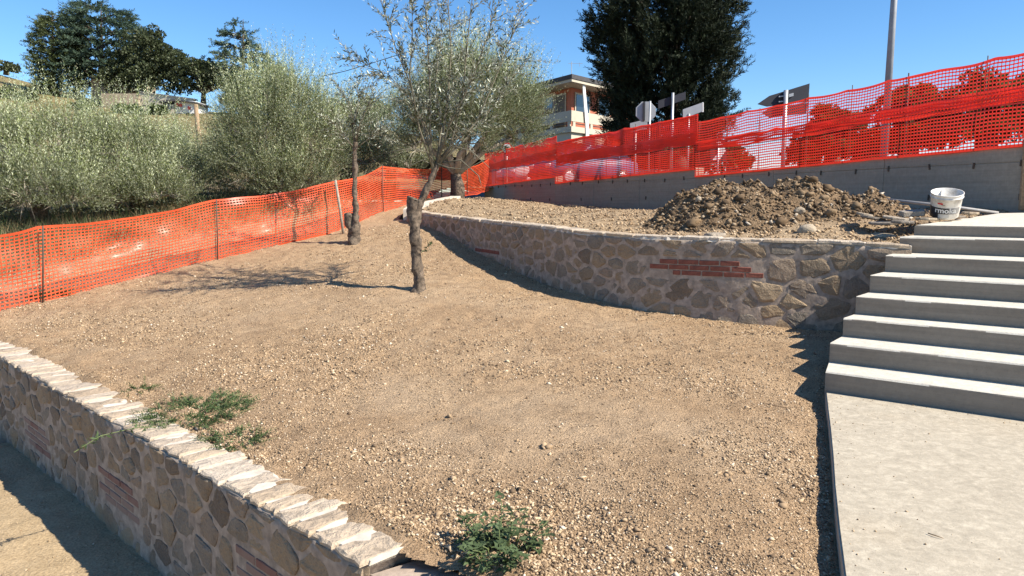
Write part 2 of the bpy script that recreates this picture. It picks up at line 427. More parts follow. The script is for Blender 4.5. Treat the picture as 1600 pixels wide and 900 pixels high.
sheet('planting_bed', -2.6, 7.2, 7.6, 29, .07, bed_z, bed_keep, MAT['bedsoil'], .03)

# road level behind the retaining wall
ROADL = [tuple(p) for p in RWx] + [(-14, 62, 0)]
def road_keep(P):
    return (poly_side(P, ROADL) < np.where(P[:, 1] > 29.2, .6, -.25))
sheet('road', -6, 60, 4, 62, 1.0, lambda P: 2.12 - np.where(P[:, 1] > 29.2, np.clip((2.5 + poly_side(P, ROADL)) / 2.5, 0, 1) * 1.6, 0), road_keep, MAT['asphalt'], .004)

# hillside to the left and far behind
def hill_z(P):
    rx = np.array([-190, -83, -68, -52, -36, -18, 0, 18, 30, 60]); rz = np.array([30, 22.3, 18.3, 15.7, 14.3, 12.5, 8, 4, 1.6, 0])
    s = np.clip((P[:, 1] - 22) / 98, 0, 1); s = s * s * (3 - 2 * s) * .35 + s * .65
    top = np.interp(P[:, 0] * (1 + .35 * (1 - s)), rx, rz)
    back = np.clip((P[:, 1] - 120) / 200, 0, 1)
    return np.where(P[:, 0] < 3, 1.75, 1.5) + (top - 1.75) * s - back * 10 + 1.0 * fbm(P, .03, 2, 5) * s
def hill_keep(P):
    return (P[:, 1] > 60) | ((P[:, 1] > 17.0) & ((P[:, 0] < -2.0) | (P[:, 1] > 27)) & (poly_side(P, ROADL) > -1.5)) | ((P[:, 0] < -8.9) & (P[:, 1] > 8))
sheet('hillside', -200, 60, 8, 260, 2.0, lambda P: np.where(P[:, 1] < 30, np.where(P[:, 1] < 24, ground_z(np.c_[np.clip(P[:, 0], -14, 9), P[:, 1]]) - .05, hill_z(P)), hill_z(P)), hill_keep, MAT['hill'], .05)
sheet('grove_ground', -14, -1.9, 12.5, 26, .18, lambda P: ground_z(P) + .01, lambda P: (P[:, 1] > 17.2) | (P[:, 0] < -8.8), MAT['bank'], .03)

# ---------------------------------------------------------------- rubble walls
def clip(poly, n, c):
    "keep the part of poly where n.p <= c"
    out = []
    for i in range(len(poly)):
        a, b = poly[i], poly[(i + 1) % len(poly)]
        da, db = n[0] * a[0] + n[1] * a[1] - c, n[0] * b[0] + n[1] * b[1] - c
        if da <= 0: out.append(a)
        if da * db < 0:
            t = da / (da - db); out.append((a[0] + (b[0] - a[0]) * t, a[1] + (b[1] - a[1]) * t))
    return out
def cells(length, lo, hi, size, rects, rng, gap, ax=1.4):
    "irregular stone outlines over a strip; lo/hi give foot and top at u; size(u) the stone height; rects are left free"
    seeds = []
    for _ in range(14000):
        u = rng.random() * length; l, h = lo(u), hi(u)
        v = l + rng.random() * (h - l); s = size(u) * rng.uniform(.58, 1.55)
        if any(r[0] - .02 < u < r[1] + .02 and r[2] - .02 < v < r[3] + .02 for r in rects): continue
        ok = True
        for a, b, q in seeds:
            if ((u - a) / ax) ** 2 + (v - b) ** 2 < ((s + q) * .5) ** 2: ok = False; break
        if ok: seeds.append((u, v, s))
    out = []
    for i, (u, v, s) in enumerate(seeds):
        w = s * 3
        poly = [(u - w, v - w), (u + w, v - w), (u + w, v + w), (u - w, v + w)]
        for j, (a, b, q) in enumerate(seeds):
            if i == j or abs(a - u) > 2.5 * w or abs(b - v) > 2.5 * w: continue
            # bisector in the squeezed space
            n = ((a - u) / ax ** 2, (b - v)); m = ((a + u) / 2, (b + v) / 2); ln = math.hypot(*n)
            n = (n[0] / ln, n[1] / ln); poly = clip(poly, n, n[0] * m[0] + n[1] * m[1] - gap * .5)
            if len(poly) < 3: break
        for r in rects:
            if len(poly) < 3: break
            d = [(r[0] - u, (1, 0), r[0] - gap), (u - r[1], (-1, 0), -r[1] - gap), (r[2] - v, (0, 1), r[2] - gap), (v - r[3], (0, -1), -r[3] - gap)]
            k = max(d, key=lambda q: q[0])
            if k[0] > -.05: poly = clip(poly, k[1], k[2])
        if len(poly) < 3: continue
        poly = clip(poly, (0, 1), min(hi(u - .1), hi(u + .1)) - .006)
        if len(poly) < 3: continue
        poly = clip(poly, (0, -1), -(min(lo(u - .1), lo(u + .1)) - .12))
        if len(poly) < 3: continue
        # drop slivers, round the corners
        q = []
        for a, b in zip(poly, poly[1:] + poly[:1]):
            if math.hypot(a[0] - b[0], a[1] - b[1]) > .018: q.append(a)
        if len(q) < 3: continue
        c = (sum(p[0] for p in q) / len(q), sum(p[1] for p in q) / len(q))
        A = .5 * abs(sum(a[0] * b[1] - a[1] * b[0] for a, b in zip(q, q[1:] + q[:1])))
        if A < .0022: continue
        rr = []
        for a, b in zip(q, q[1:] + q[:1]):
            t1, t2 = rng.uniform(.07, .2), rng.uniform(.8, .93)
            rr += [(a[0] + (b[0] - a[0]) * t1, a[1] + (b[1] - a[1]) * t1), (a[0] + (b[0] - a[0]) * t2, a[1] + (b[1] - a[1]) * t2)]
        rr = [(c[0] + (p[0] - c[0]) * rng.uniform(.88, 1.04), c[1] + (p[1] - c[1]) * rng.uniform(.88, 1.04)) for p in rr]
        out.append((c, rr, A))
    return out
class Path:
    def __init__(s, pts):
        s.p = [Vector((q[0], q[1], 0)) for q in pts]; s.u = [0]
        for a, b in zip(s.p[:-1], s.p[1:]): s.u.append(s.u[-1] + (b - a).length)
        s.L = s.u[-1]
    def __call__(s, u):
        u = min(max(u, 0), s.L); X = np.interp(u, s.u, [p.x for p in s.p]); Y = np.interp(u, s.u, [p.y for p in s.p])
        e = .12; a, b = max(u - e, 0), min(u + e, s.L)
        t = Vector((np.interp(b, s.u, [p.x for p in s.p]) - np.interp(a, s.u, [p.x for p in s.p]), np.interp(b, s.u, [p.y for p in s.p]) - np.interp(a, s.u, [p.y for p in s.p]), 0)).normalized()
        return Vector((X, Y, 0)), t, Vector((t.y, -t.x, 0))
def smooth_pts(pts, n):
    P = np.array([(p[0], p[1]) for p in pts]); d = np.r_[0, np.cumsum(np.hypot(*np.diff(P, axis=0).T))]
    t = np.linspace(0, d[-1], n); X = np.interp(t, d, P[:, 0]); Y = np.interp(t, d, P[:, 1])
    for _ in range(6):
        X[1:-1] = (X[:-2] + X[1:-1] * 2 + X[2:]) / 4; Y[1:-1] = (Y[:-2] + Y[1:-1] * 2 + Y[2:]) / 4
    return [(a, b) for a, b in zip(X, Y)]

def rubble_wall(root, path, lo, hi, thick, size, rects, rng, capw, cap_over, cap_len, cap_t, gap, proud=.0075, limit=290, bed=0.0):
    # mortar body, its face uneven so that it laps over the edges of the stones
    nu = int(path.L / .045) + 1; nv = 20
    us = np.linspace(0, path.L, nu); V = []; 
    for i, u in enumerate(us):
        p, t, n = path(u); l, h = lo(u) - .15, hi(u) - .004
        for j in range(nv): 
            v = l + (h - l) * j / (nv - 1); V.append((*(p + n * 0).xy, v))
    V = np.array(V); off = .0035 + .0105 * fbm(V, 13, 3, 4)
    uu_ = np.repeat(us, nv)
    for r in rects: off = np.where((uu_ > r[0] - .02) & (uu_ < r[1] + .02) & (V[:, 2] > r[2] - .02) & (V[:, 2] < r[3] + .02), .001 + .25 * (off - .004), off)
    for i, u in enumerate(us):
        n = path(u)[2]
        V[i * nv:(i + 1) * nv, :2] += np.outer(off[i * nv:(i + 1) * nv], (n.x, n.y))
    b = len(V); back = []
    for u in us:
        p, t, n = path(u); q = p - n * thick
        back += [(q.x, q.y, lo(u) - .15), (q.x, q.y, hi(u) - .004)]
    V = np.r_[V, np.array(back)]; Fq = []
    for i in range(nu - 1):
        for j in range(nv - 1): Fq.append((i * nv + j, (i + 1) * nv + j, (i + 1) * nv + j + 1, i * nv + j + 1))
        Fq.append((i * nv + nv - 1, (i + 1) * nv + nv - 1, b + 2 * i + 3, b + 2 * i + 1))
        Fq.append((b + 2 * i, b + 2 * i + 1, b + 2 * i + 3, b + 2 * i + 2))
    for i in (0, nu - 1):
        for j in range(nv - 1): pass
        Fq.append((i * nv, i * nv + nv - 1, b + 2 * i + 1, b + 2 * i))
    me = quick_mesh('mortar', V, np.array(Fq), True); obj('mortar', me, MAT['mortar'], root)
    cs = cells(path.L, lo, hi, size, rects, rng, gap)
    cs.sort(key=lambda c: -c[2]); extra = MB()
    for k, (c, poly, A) in enumerate(cs):
        n = len(poly); V = []; tilt = rng.uniform(-.05, .05, 2); pr = proud + rng.uniform(-.005, .009)
        for ring, (sc, of) in enumerate(((1.0, -.03), (.985, pr * .45), (.80, pr * 1.1))):
            for (a, bb) in poly:
                u, v = c[0] + (a - c[0]) * sc, c[1] + (bb - c[1]) * sc
                p, t, nn = path(u); o = of + ((u - c[0]) * tilt[0] + (v - c[1]) * tilt[1] if ring else 0) + (rng.uniform(-.004, .004) if ring else 0)
                q = p + nn * o; V.append((q.x, q.y, v))
        p, t, nn = path(c[0]); q = p + nn * (pr * 1.2 + .004); V.append((q.x, q.y, c[1]))
        Fc = [(r * n + i, r * n + (i + 1) % n, (r + 1) * n + (i + 1) % n, (r + 1) * n + i) for r in (0, 1) for i in range(n)]
        Fc += [(2 * n + i, 2 * n + (i + 1) % n, 3 * n) for i in range(n)]
        if k < limit:
            me = quick_mesh('stone', V, Fc); obj('stone', me, MAT['stone'], root)
        else: extra.add(V, Fc)
    if extra.V: obj('small_stones', extra.mesh('small_stones'), MAT['stone'], root, 'stuff')
    # coping
    u = 0.0; cm = MB()
    while u < path.L - .04:
        ln = min(cap_len(u) * rng.uniform(.65, 1.35), path.L - u); g = .011
        if path.L - u - ln < .08: ln = path.L - u
        a, bq = u + g, u + ln - g; m = 4; V = []
        top = []; sk = rng.uniform(-.03, .03, 2); ov = cap_over + rng.uniform(-.015, .012); wd = capw + rng.uniform(-.04, .03); dz = rng.uniform(-.006, .006)
        outl = [(a + (bq - a) * i / m + sk[0] * 0, ov + rng.uniform(-.012, .012)) for i in range(m + 1)] + [(bq + sk[1] - (0), -wd * .5 + rng.uniform(-.01, .01))] + \
               [(bq + sk[1] * .6 - (bq - a) * i / m, -wd + rng.uniform(-.03, .03)) for i in range(m + 1)] + [(a + sk[0], -wd * .5)]
        outl = [(min(max(x, a - .0), bq + .0), y) for x, y in outl]
        n = len(outl)
        for ring, (ins, z) in enumerate(((0, -cap_t), (0, -.010), (.012, 0))):
            for x, y in outl:
                cx, cy = (a + bq) / 2, -wd / 2 + ov / 2
                x2 = x + (cx - x) * ins / max(.05, bq - a) * 2; y2 = y + (cy - y) * ins / wd * 2
                p, t, nn = path(x2); q = p + nn * y2; V.append((q.x, q.y, hi(x2) + cap_t + z + dz + (rng.uniform(-.004, .004) if ring else 0)))
        p, t, nn = path((a + bq) / 2); q = p - nn * wd / 2; V.append((q.x, q.y, hi((a + bq) / 2) + cap_t + dz + .004))
        Fc = [(r * n + i, r * n + (i + 1) % n, (r + 1) * n + (i + 1) % n, (r + 1) * n + i) for r in (0, 1) for i in range(n)]
        Fc += [(2 * n + i, 2 * n + (i + 1) % n, 3 * n) for i in range(n)]
        me = quick_mesh('coping_stone', V, Fc); obj('coping_stone', me, MAT['cap'], root)
        u += ln
    # bed of white mortar under and between the coping stones
    V = []; us = np.linspace(0, path.L, int(path.L / .06) + 1)
    for u in us:
        p, t, nn = path(u); z = hi(u)
        for y, zz in ((cap_over - bed - .012 + rng.uniform(-.012, .012), -.012 + rng.uniform(-.01, .004)), (cap_over - bed - .02 + rng.uniform(-.01, .01), cap_t - .008), (-capw * .5, cap_t - .007 + rng.uniform(-.004, .008)), (-capw + .02 + rng.uniform(-.02, .02), cap_t - .008), (-capw + .03, -.02)):
            q = p + nn * y; V.append((q.x, q.y, z + zz))
    Fc = [(i * 5 + j, (i + 1) * 5 + j, (i + 1) * 5 + j + 1, i * 5 + j + 1) for i in range(len(us) - 1) for j in range(4)]
    Fc += [(0, 1, 2, 3, 4), tuple((len(us) - 1) * 5 + j for j in (4, 3, 2, 1, 0))]
    me = quick_mesh('coping_mortar', V, Fc); obj('coping_mortar', me, MAT['capmortar'], root)

def brick_mesh(l, h, d, rng):
    m = MB().box((0, 0, 0), (l, d, h), bev=.004); V = np.array(m.V); V += rng.uniform(-.0015, .0015, V.shape)
    return quick_mesh('brick', V, m.F)
def brick_patch(root, path, rows, rng, proud=.009, mat='brick'):
    "rows: list of (v centre, list of (u0,u1))"
    cache = {}
    for v, spans in rows:
        for a, b in spans:
            key = round(b - a, 2)
            if key not in cache:
                cache[key] = brick_mesh(key, .052, .05, rng); cache[key].materials.append(MAT[mat])
            p, t, n = path((a + b) / 2)
            o = obj('brick', cache[key], None, root, local=True)
            o.location = (p + n * (proud - .025 + rng.uniform(-.002, .002))) + Vector((0, 0, v)) - root.location
            o.rotation_euler = (rng.uniform(-.01, .01), rng.uniform(-.012, .012), math.atan2(t.y, t.x))

# ---- upper wall
rng = np.random.default_rng(11)
up_pts = smooth_pts([(p.x, p.y) for p in UWt], 90)
upath = Path(up_pts)
d0 = np.r_[0, np.cumsum([(Vector(UWt[i + 1].xy) - Vector(UWt[i].xy)).length for i in range(len(UWt) - 1)])] ; d0 = d0 / d0[-1] * upath.L
CAPT = .035
up_hi = lambda u: float(np.interp(u, d0, [p.z for p in UWt])) - CAPT
up_lo = lambda u: float(np.interp(u, d0, [p.z for p in UWb]))
uw = thing('stone_wall', 'curved rubble stone wall with a red brick inlay holding up the planting bed', 'stone wall', (UWt[7].x, UWt[7].y, up_lo(d0[7])))
def u_of(px):     # path length where the wall crosses a picture column
    return float(np.interp(px, [q[0] for q in UW], d0))
ub0 = u_of(1103)
bz = at(1103, 419, 8.55).z
rows = []; H = .064
rows.append((bz + H, [(ub0 - .52, ub0 - .31), (ub0 - .295, ub0 - .065), (ub0 - .05, ub0 + .17), (ub0 + .185, ub0 + .40)]))
rows.append((bz, [(ub0 - .64, ub0 - .42), (ub0 - .405, ub0 - .18), (ub0 - .165, ub0 + .06), (ub0 + .075, ub0 + .30), (ub0 + .315, ub0 + .53)]))
rows.append((bz - H, [(ub0 - .36, ub0 - .27), (ub0 - .255, ub0 - .03), (ub0 - .015, ub0 + .215), (ub0 + .23, ub0 + .455), (ub0 + .47, ub0 + .66)]))
rects = [(ub0 - .65, ub0 + .67, bz - H - .035, bz + H + .035)]
ul = u_of(764)
bl = up_lo(ul) + .10
rows2 = [(bl, [(ul - .5, ul - .28), (ul - .265, ul - .04), (ul - .025, ul + .2), (ul + .215, ul + .42)])]
rects.append((ul - .52, ul + .44, bl - .03, bl + .03))
usize = lambda u: float(np.interp(u, [0, upath.L * .45, upath.L * .72, upath.L], [.135, .14, .18, .28]))
rubble_wall(uw, upath, up_lo, up_hi, .28, usize, rects, rng, .26, .012, lambda u: .45, CAPT, .028)
brick_patch(uw, upath, rows + rows2, rng)
# return of the bed's edge at its far end
ret = Path([(UWt[0].x + .02, UWt[0].y + .1), (at(645, 320, 15.4).x, 15.4), (at(665, 314, 16.1).x, 16.1), (at(690, 310, 16.8).x, 16.8), (at(712, 307, 17.4).x, 17.4)])
V = []; Fc = []
us = np.linspace(0, ret.L, 22)
for u in us:
    p, t, n = ret(u); zt = float(np.interp(u, [0, ret.L], [UWt[0].z + .01, at(712, 306, 17.4).z])) + rng.uniform(-.006, .006)
    for y, z in ((.13, zt - .5), (.13 + rng.uniform(-.01, .01), zt), (-.13 + rng.uniform(-.01, .01), zt), (-.13, zt - .5)):
        q = p + n * y; V.append((q.x, q.y, z))
for i in range(len(us) - 1):
    for j in range(3): Fc.append((i * 4 + j, i * 4 + 4 + j, i * 4 + 5 + j, i * 4 + 1 + j))
Fc += [(0, 1, 2, 3), tuple(len(V) - 1 - k for k in range(4))]
obj('end_kerb', quick_mesh('end_kerb', V, Fc), MAT['capmortar'], uw)

# ---- lower wall in the left foreground
rng = np.random.default_rng(5)
lpath = Path([LW_c + LW_dir * 9.2, LW_c])
Lc = 9.2
lo_hi = lambda u: -.024
lo_lo = lambda u: -.9
lw = thing('stone_wall', 'rubble stone retaining wall in the left foreground topped with pale coping slabs', 'stone wall', (LW_c.x, LW_c.y, -.9))
def lu(px, py, z):     # where the picture point falls along the face of the lower wall
    u, v = (px - 800) / F, (450 - py) / F
    dr = Vector((u, cp + v * sp_, -sp_ + v * cp)); o = Vector((0, 0, EYE))
    k = (LW_c - o).dot(LW_n) / dr.dot(LW_n); q = o + dr * k
    return (Lc - (q - LW_c).dot(LW_dir), q.z)
ca, cz = lu(185, 772, 0); cb, cz2 = lu(58, 683, 0); cc, cz3 = lu(425, 893, 0)
lrows = []; lrects = []
for c, z in ((ca, cz), (cb, cz2), (cc, cz3 - .10)):
    lrows += [(z + 1.5 * H, [(c - .40, c - .18), (c - .165, c + .06), (c + .075, c + .30)]), (z + .5 * H, [(c - .28, c - .06), (c - .045, c + .18), (c + .195, c + .40)]),
              (z - .5 * H, [(c - .40, c - .18), (c - .165, c + .06), (c + .075, c + .30)]), (z - 1.5 * H, [(c - .28, c - .06), (c - .045, c + .18), (c + .195, c + .40)])]
    lrects.append((c - .42, c + .42, z - 2 * H - .01, z + 2 * H + .01))
rubble_wall(lw, lpath, lo_lo, lo_hi, .30, lambda u: .16, lrects, rng, .29, .004, lambda u: .21, .024, .022, bed=.02)
rm_ = MB().prism([LW_c - LW_n * .03, LW_c + RT_dir * 1.95 - RT_n * .02 + Vector((0, 0, 0)), LW_c + RT_dir * 1.95 - RT_n * .24, LW_c - LW_n * .26 + RT_dir * .05], (0, 0, .83)).mesh('return_wall'); rm_.transform(Matrix.Translation((0, 0, -.9))); obj('return_wall', rm_, MAT['mortar'], lw)
brick_patch(lw, lpath, lrows, rng, .006, 'dustybrick')

# ---------------------------------------------------------------- concrete path, stairs, landing
def slab_sheet(name, pts, z, t, mat, parent=None, kind=None):
    m = MB().prism([(p[0], p[1], z - t) for p in pts], (0, 0, t)); me = m.mesh(name)
    bm = bmesh.new(); bm.from_mesh(me)
    bmesh.ops.bevel(bm, geom=[e for e in bm.edges if e.calc_length() > .2 and all(abs(v.co.z - z) < 1e-4 for v in e.verts)], offset=.008, segments=2, affect='EDGES')
    bm.to_mesh(me); bm.free()
    return obj(name, me, mat, parent, kind)
W = 4.2
edge = []
for k in range(15):
    p = path_a.lerp(path_c, k / 14); edge.append((p.x + (R.uniform(-.006, .006) if 0 < k < 14 else 0), p.y, 0))
slab_sheet('path', edge + [tuple(path_c + Vector((4.4, .5, 0))), tuple(path_a + e_st * W)], 0, .12, MAT['path'], None, 'structure')
st = thing('staircase', 'grey cast concrete stairs climbing from the pale slab beside the curved stone wall', 'stairs', tuple(path_a))
for k in range(8):
    a = ST[k]; z = a.z; zb = ST[k - 1].z if k else 0.0
    nx = ST[k + 1] if k < 7 else None
    a2 = Vector((a.x, a.y, 0))
    if nx is None: break
    b2 = Vector((nx.x, nx.y, 0))
    nseg = 60; V = []; Fc = []
    for i in range(nseg + 1):
        s = W * i / nseg
        j = np.array([.006 * fbm(np.array([[s * 2.2, k * 7 + q * 3.1]]), 1.0, 3, 77)[0] for q in range(4)]) * .7
        f = a2 + e_st * s; bk = b2 + e_st * (s - .0)
        nrm = Vector((-.6, -.8, 0))
        prof = [(f - nrm * .0, -.12 if k == 0 else zb - .1), (f + nrm * (.001 + j[3] * .4), z - .014), (f + nrm * (-.005 + j[0]), z - .005), (f + nrm * (-.015 + j[1] * .5), z + j[2] * .3), (bk + nrm * -.002, z + .002), (bk + nrm * -.002, zb - .1)]
        V += [(p.x, p.y, zz) for p, zz in prof]
    m = 6
    for i in range(nseg):
        for j in range(m): Fc.append((i * m + j, i * m + (j + 1) % m, (i + 1) * m + (j + 1) % m, (i + 1) * m + j))
    Fc += [tuple(range(m)), tuple(nseg * m + j for j in range(m - 1, -1, -1))]
    me = quick_mesh('step', V, Fc); bm = bmesh.new(); bm.from_mesh(me); bmesh.ops.recalc_face_normals(bm, faces=bm.faces); bm.to_mesh(me); bm.free()
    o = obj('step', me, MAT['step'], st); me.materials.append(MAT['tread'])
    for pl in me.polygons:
        if pl.normal.z > .6: pl.material_index = 1  # upward faces take the painted sunlit colour, the rest the painted shade
# landing, falling slightly towards the stairs
c8 = ST[7]; lb = at(1562, 333, 9.75)
rw_end = RWx[0]
V = [(c8.x, c8.y, c8.z), (c8.x + e_st.x * W, c8.y + e_st.y * W, c8.z), (9.4, 7.2, 1.45), (7.02, 9.72, lb.z + .012), (lb.x, lb.y, lb.z)]
m = MB().prism([(p[0], p[1], p[2] - .24) for p in V], (0, 0, .24)); me = m.mesh('landing')
bm = bmesh.new(); bm.from_mesh(me)
bmesh.ops.bevel(bm, geom=[e for e in bm.edges if e.calc_length() > .4], offset=.010, segments=2, affect='EDGES'); bm.to_mesh(me); bm.free()
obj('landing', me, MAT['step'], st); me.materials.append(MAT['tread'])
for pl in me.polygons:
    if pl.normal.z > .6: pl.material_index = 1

# ---------------------------------------------------------------- board-marked concrete retaining wall
rw = thing('retaining_wall', 'long grey board marked concrete retaining wall stepping along the back of the bed', 'concrete wall', (RWx[1].x, RWx[1].y, 1.4))
segs = [(Vector((RWx[0].x, RWx[0].y, 0)), at(1640, 219, 9.6).z, RWx[2], at(1086, 274, 17.3).z), (RWx[2], at(1081, 262, 17.3).z, RWx[3], at(868, 285, 23).z), (RWx[3], at(865, 275, 23).z, RWx[4], at(757, 290, 29).z)]
TIE = 2.12
for a, za, b, zb in segs:
    ln = (b - a).length; t = (b - a).normalized(); n = Vector((-t.y, t.x, 0)); 
    if n.y > 0: n = -n
    npan = max(1, round(ln / 2.4))
    for i in range(npan):
        s0, s1 = ln * i / npan, ln * (i + 1) / npan; g = .004
        for z0, z1 in ((None, TIE), (TIE, None)):
            def zz(s, z, top): return z if z is not None else (za + (zb - za) * s / ln if top else .9)
            P = []
            p0, p1 = a + t * (s0 + g), a + t * (s1 - g)
            za0, za1, zt0, zt1 = zz(s0, z0, 0) + (g if z0 else 0), zz(s1, z0, 0) + (g if z0 else 0), zz(s0, z1, 1) - (g if z1 else 0), zz(s1, z1, 1) - (g if z1 else 0)
            if zt0 < za0 + .02: zt0 = za0 + .02
            if zt1 < za1 + .02: zt1 = za1 + .02
            off = n * R.uniform(-.003, .003)
            mm = MB().prism([Vector((p0.x, p0.y, za0)) + off, Vector((p1.x, p1.y, za1)) + off, Vector((p1.x, p1.y, zt1)) + off, Vector((p0.x, p0.y, zt0)) + off], -n * .25)
            me = mm.mesh('wall_panel'); bm = bmesh.new(); bm.from_mesh(me); bmesh.ops.bevel(bm, geom=list(bm.edges), offset=.005, segments=1, affect='EDGES'); bm.to_mesh(me); bm.free()
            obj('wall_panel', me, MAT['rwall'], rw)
    cm = MB().prism([Vector((a.x, a.y, .9)) - n * .01, Vector((b.x, b.y, .9)) - n * .01, Vector((b.x, b.y, zb - .012)) - n * .01, Vector((a.x, a.y, za - .012)) - n * .01], -n * .23)
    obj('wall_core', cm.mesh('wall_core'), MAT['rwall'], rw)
    tm = MB().box((0, 0, 0), (.022, .03, .085), bev=.003).mesh('form_tie'); tm.materials.append(MAT['steel'])
    for row in (TIE - .005, 1.66):
        for i in range(int(ln / .75)):
            p = a + t * (.35 + i * .75 + R.uniform(-.08, .08))
            if row < 2 and i % 2: continue
            o = obj('form_tie', tm, None, rw, local=True); o.location = Vector((p.x, p.y, row + R.uniform(-.02, .02))) + n * .006 - rw.location
            o.rotation_euler = (0, R.uniform(-.15, .15), math.atan2(t.y, t.x))
bw = MB(); p = at(1596, 322, 9.95)
bw.box((p.x, p.y - .03, p.z + .45), (.10, .045, 1.0), bev=.006)
tag(obj('board', bw.mesh('board'), MAT['wood']), 'rusty brown upright board leaning on the concrete wall at the landing', 'board')

# ---------------------------------------------------------------- plastic mesh fencing
def curve_u(pts, zs_b, zs_t):
    u = [0]
    for a, b in zip(pts[:-1], pts[1:]): u.append(u[-1] + (Vector(b) - Vector(a)).length)
    return u
def net(name, pts, zb, zt, mat, parent, cell=(.054, .047), strand=(.012, .018), bulge=0.0, sag=0.0, seed=0, off=0.0, posts=None, wob=.5):
    "two families of flat plastic strands; the sheet hangs between bottom heights zb and top heights zt along pts"
    P = np.array([(p[0], p[1]) for p in pts]); d = np.r_[0, np.cumsum(np.hypot(*np.diff(P, axis=0).T))]; Ln = d[-1]
    pu = np.array(posts if posts is not None else d)
    rows = max(2, int(round(np.mean(np.array(zt) - np.array(zb)) / cell[1]))); cols = int(Ln / cell[0])
    def surf(u, v):            # u metres along, v 0..1 up
        X = np.interp(u, d, P[:, 0]); Y = np.interp(u, d, P[:, 1])
        k = np.clip(np.searchsorted(d, u, 'right') - 1, 0, len(d) - 2)
        tx = (P[k + 1] - P[k]) / np.maximum(1e-6, (d[k + 1] - d[k]))[:, None]
        nx, ny = tx[:, 1], -tx[:, 0]
        kk = np.clip(np.searchsorted(pu, u, 'right') - 1, 0, max(0, len(pu) - 2))
        f = np.clip((u - pu[kk]) / np.maximum(1e-6, pu[np.minimum(kk + 1, len(pu) - 1)] - pu[kk]), 0, 1) if len(pu) > 1 else np.zeros(len(u))
        arch = 4 * f * (1 - f)
        b = np.interp(u, d, zb); t = np.interp(u, d, zt)
        q = np.c_[u * .9, v * 1.1, np.zeros(len(u))]
        n1 = fbm(q, 1.0, 3, seed); n2 = vnoise(np.c_[u * 2.2 + v * 1.5, v * 3.5, u * 0], 1.0, seed + 9)
        z = b + (t - b) * v - sag * arch * (np.clip(v, 0, 2) ** 1.5) + wob * (.035 * n1 * arch + .012 * n2)
        o = off + bulge * arch * (n1 * 1.0 + .35 * n2) * np.sin(PI * np.clip(v * .9 + .05, 0, 1))
        return np.c_[X + nx * o, Y + ny * o, z], np.c_[nx, ny, np.zeros(len(u))]
    V = []; Fq = []; base = 0
    uu = np.linspace(0, Ln, cols * 1 + 1)
    for r in range(rows + 1):                 # strands along the fence
        v = r / rows; h = strand[1] * (2.0 if r in (0, rows) else 1.0) / np.mean(np.array(zt) - np.array(zb)) / 2
        a, _ = surf(uu, np.full(len(uu), v - h)); c, _ = surf(uu, np.full(len(uu), v + h))
        V.append(np.stack([a, c], 1).reshape(-1, 3)); n = len(uu); i = np.arange(n - 1) * 2 + base
        Fq.append(np.c_[i, i + 2, i + 3, i + 1]); base += 2 * n
    vv = np.linspace(0, 1, rows + 1)
    for c_ in range(cols + 1):                # strands up the fence
        u = Ln * c_ / cols; w_ = strand[0] / 2
        a, nn = surf(np.full(len(vv), max(0, u - w_)), vv); c, _ = surf(np.full(len(vv), min(Ln, u + w_)), vv)
        a = a + nn * .0015; c = c + nn * .0015
        V.append(np.stack([a, c], 1).reshape(-1, 3)); n = len(vv); i = np.arange(n - 1) * 2 + base
        Fq.append(np.c_[i, i + 1, i + 3, i + 2]); base += 2 * n
    me = quick_mesh(name, np.concatenate(V), np.concatenate(Fq), True)
    return obj(name, me, mat, parent), surf

lf = thing('mesh_fence', 'orange plastic mesh fence sagging between rusty stakes along the left edge of the gravel', 'mesh fence', tuple(fen_b[2]))
lp = [(p.x, p.y) for p in fen_b]; lzb = [p.z - .01 for p in fen_b]; lzt = [p.z for p in fen_t]
fr = [at(690, 300, 18.5), at(730, 297, 21.5), at(764, 291, 26.5)]; frt = [at(690, 262, 18.5), at(730, 262, 21.5), at(764, 249, 26.5)]
# finer path so that the foot follows the ground
lpx = []; lzbx = []; lztx = []; pu = [0]; acc = 0
for i in range(len(lp) - 1):
    a, b = np.array(lp[i]), np.array(lp[i + 1])
    for k in range(6):
        t = k / 6; q = a + (b - a) * t; lpx.append(tuple(q)); z = lzb[i] + (lzb[i + 1] - lzb[i]) * t
        g = float(ground_z(q[None])[0]); lzbx.append(g - .01 if 0 < i else z); lztx.append(lzt[i] + (lzt[i + 1] - lzt[i]) * t)
    acc += np.hypot(*(b - a)); pu.append(acc)
lpx.append(lp[-1]); lzbx.append(lzb[-1]); lztx.append(lzt[-1])
net('net', lpx, lzbx, lztx, MAT['net'], lf, bulge=.24, sag=.07, seed=3, posts=pu, wob=.9)
# torn second layer folded over the lower half near the left stake
net('net', [(p.x, p.y) for p in (fr and [fen_b[-1]] + fr)], [fen_b[-1].z - .01] + [p.z - .15 for p in fr], [fen_t[-1].z] + [p.z for p in frt], MAT['net'], lf, bulge=.10, sag=.06, seed=8, wob=.8)
def rod(px, ytop, ybot, d, r=.008, mat='steel', name='stake', parent=None, lean=0.0, zfoot=None):
    b = at(px, ybot, d); t = at(px + lean, ytop, d)
    m = MB().tube([b - Vector((0, 0, .1)), b.lerp(t, .5) + Vector((R.uniform(-.008, .008), 0, 0)), t], r, 6)
    return obj(name, m.mesh(name, True), MAT[mat], parent)
for px, yt, yb, d, ln in ((66, 353, 472, 9.97, 1), (340, 312, 407, 12.36, -2), (599, 259, 332, 15.96, -1), (430, 300, 385, 13.3, 2)):
    rod(px, yt, yb, d, .011, parent=lf, lean=ln)
rod(537, 281, 362, 14.0, .026, 'twig', parent=lf, lean=-13)
for px, yt, yb, d in ((690, 259, 302, 18.45), (730, 258, 298, 21.4)): rod(px, yt, yb, d, .012, parent=lf)
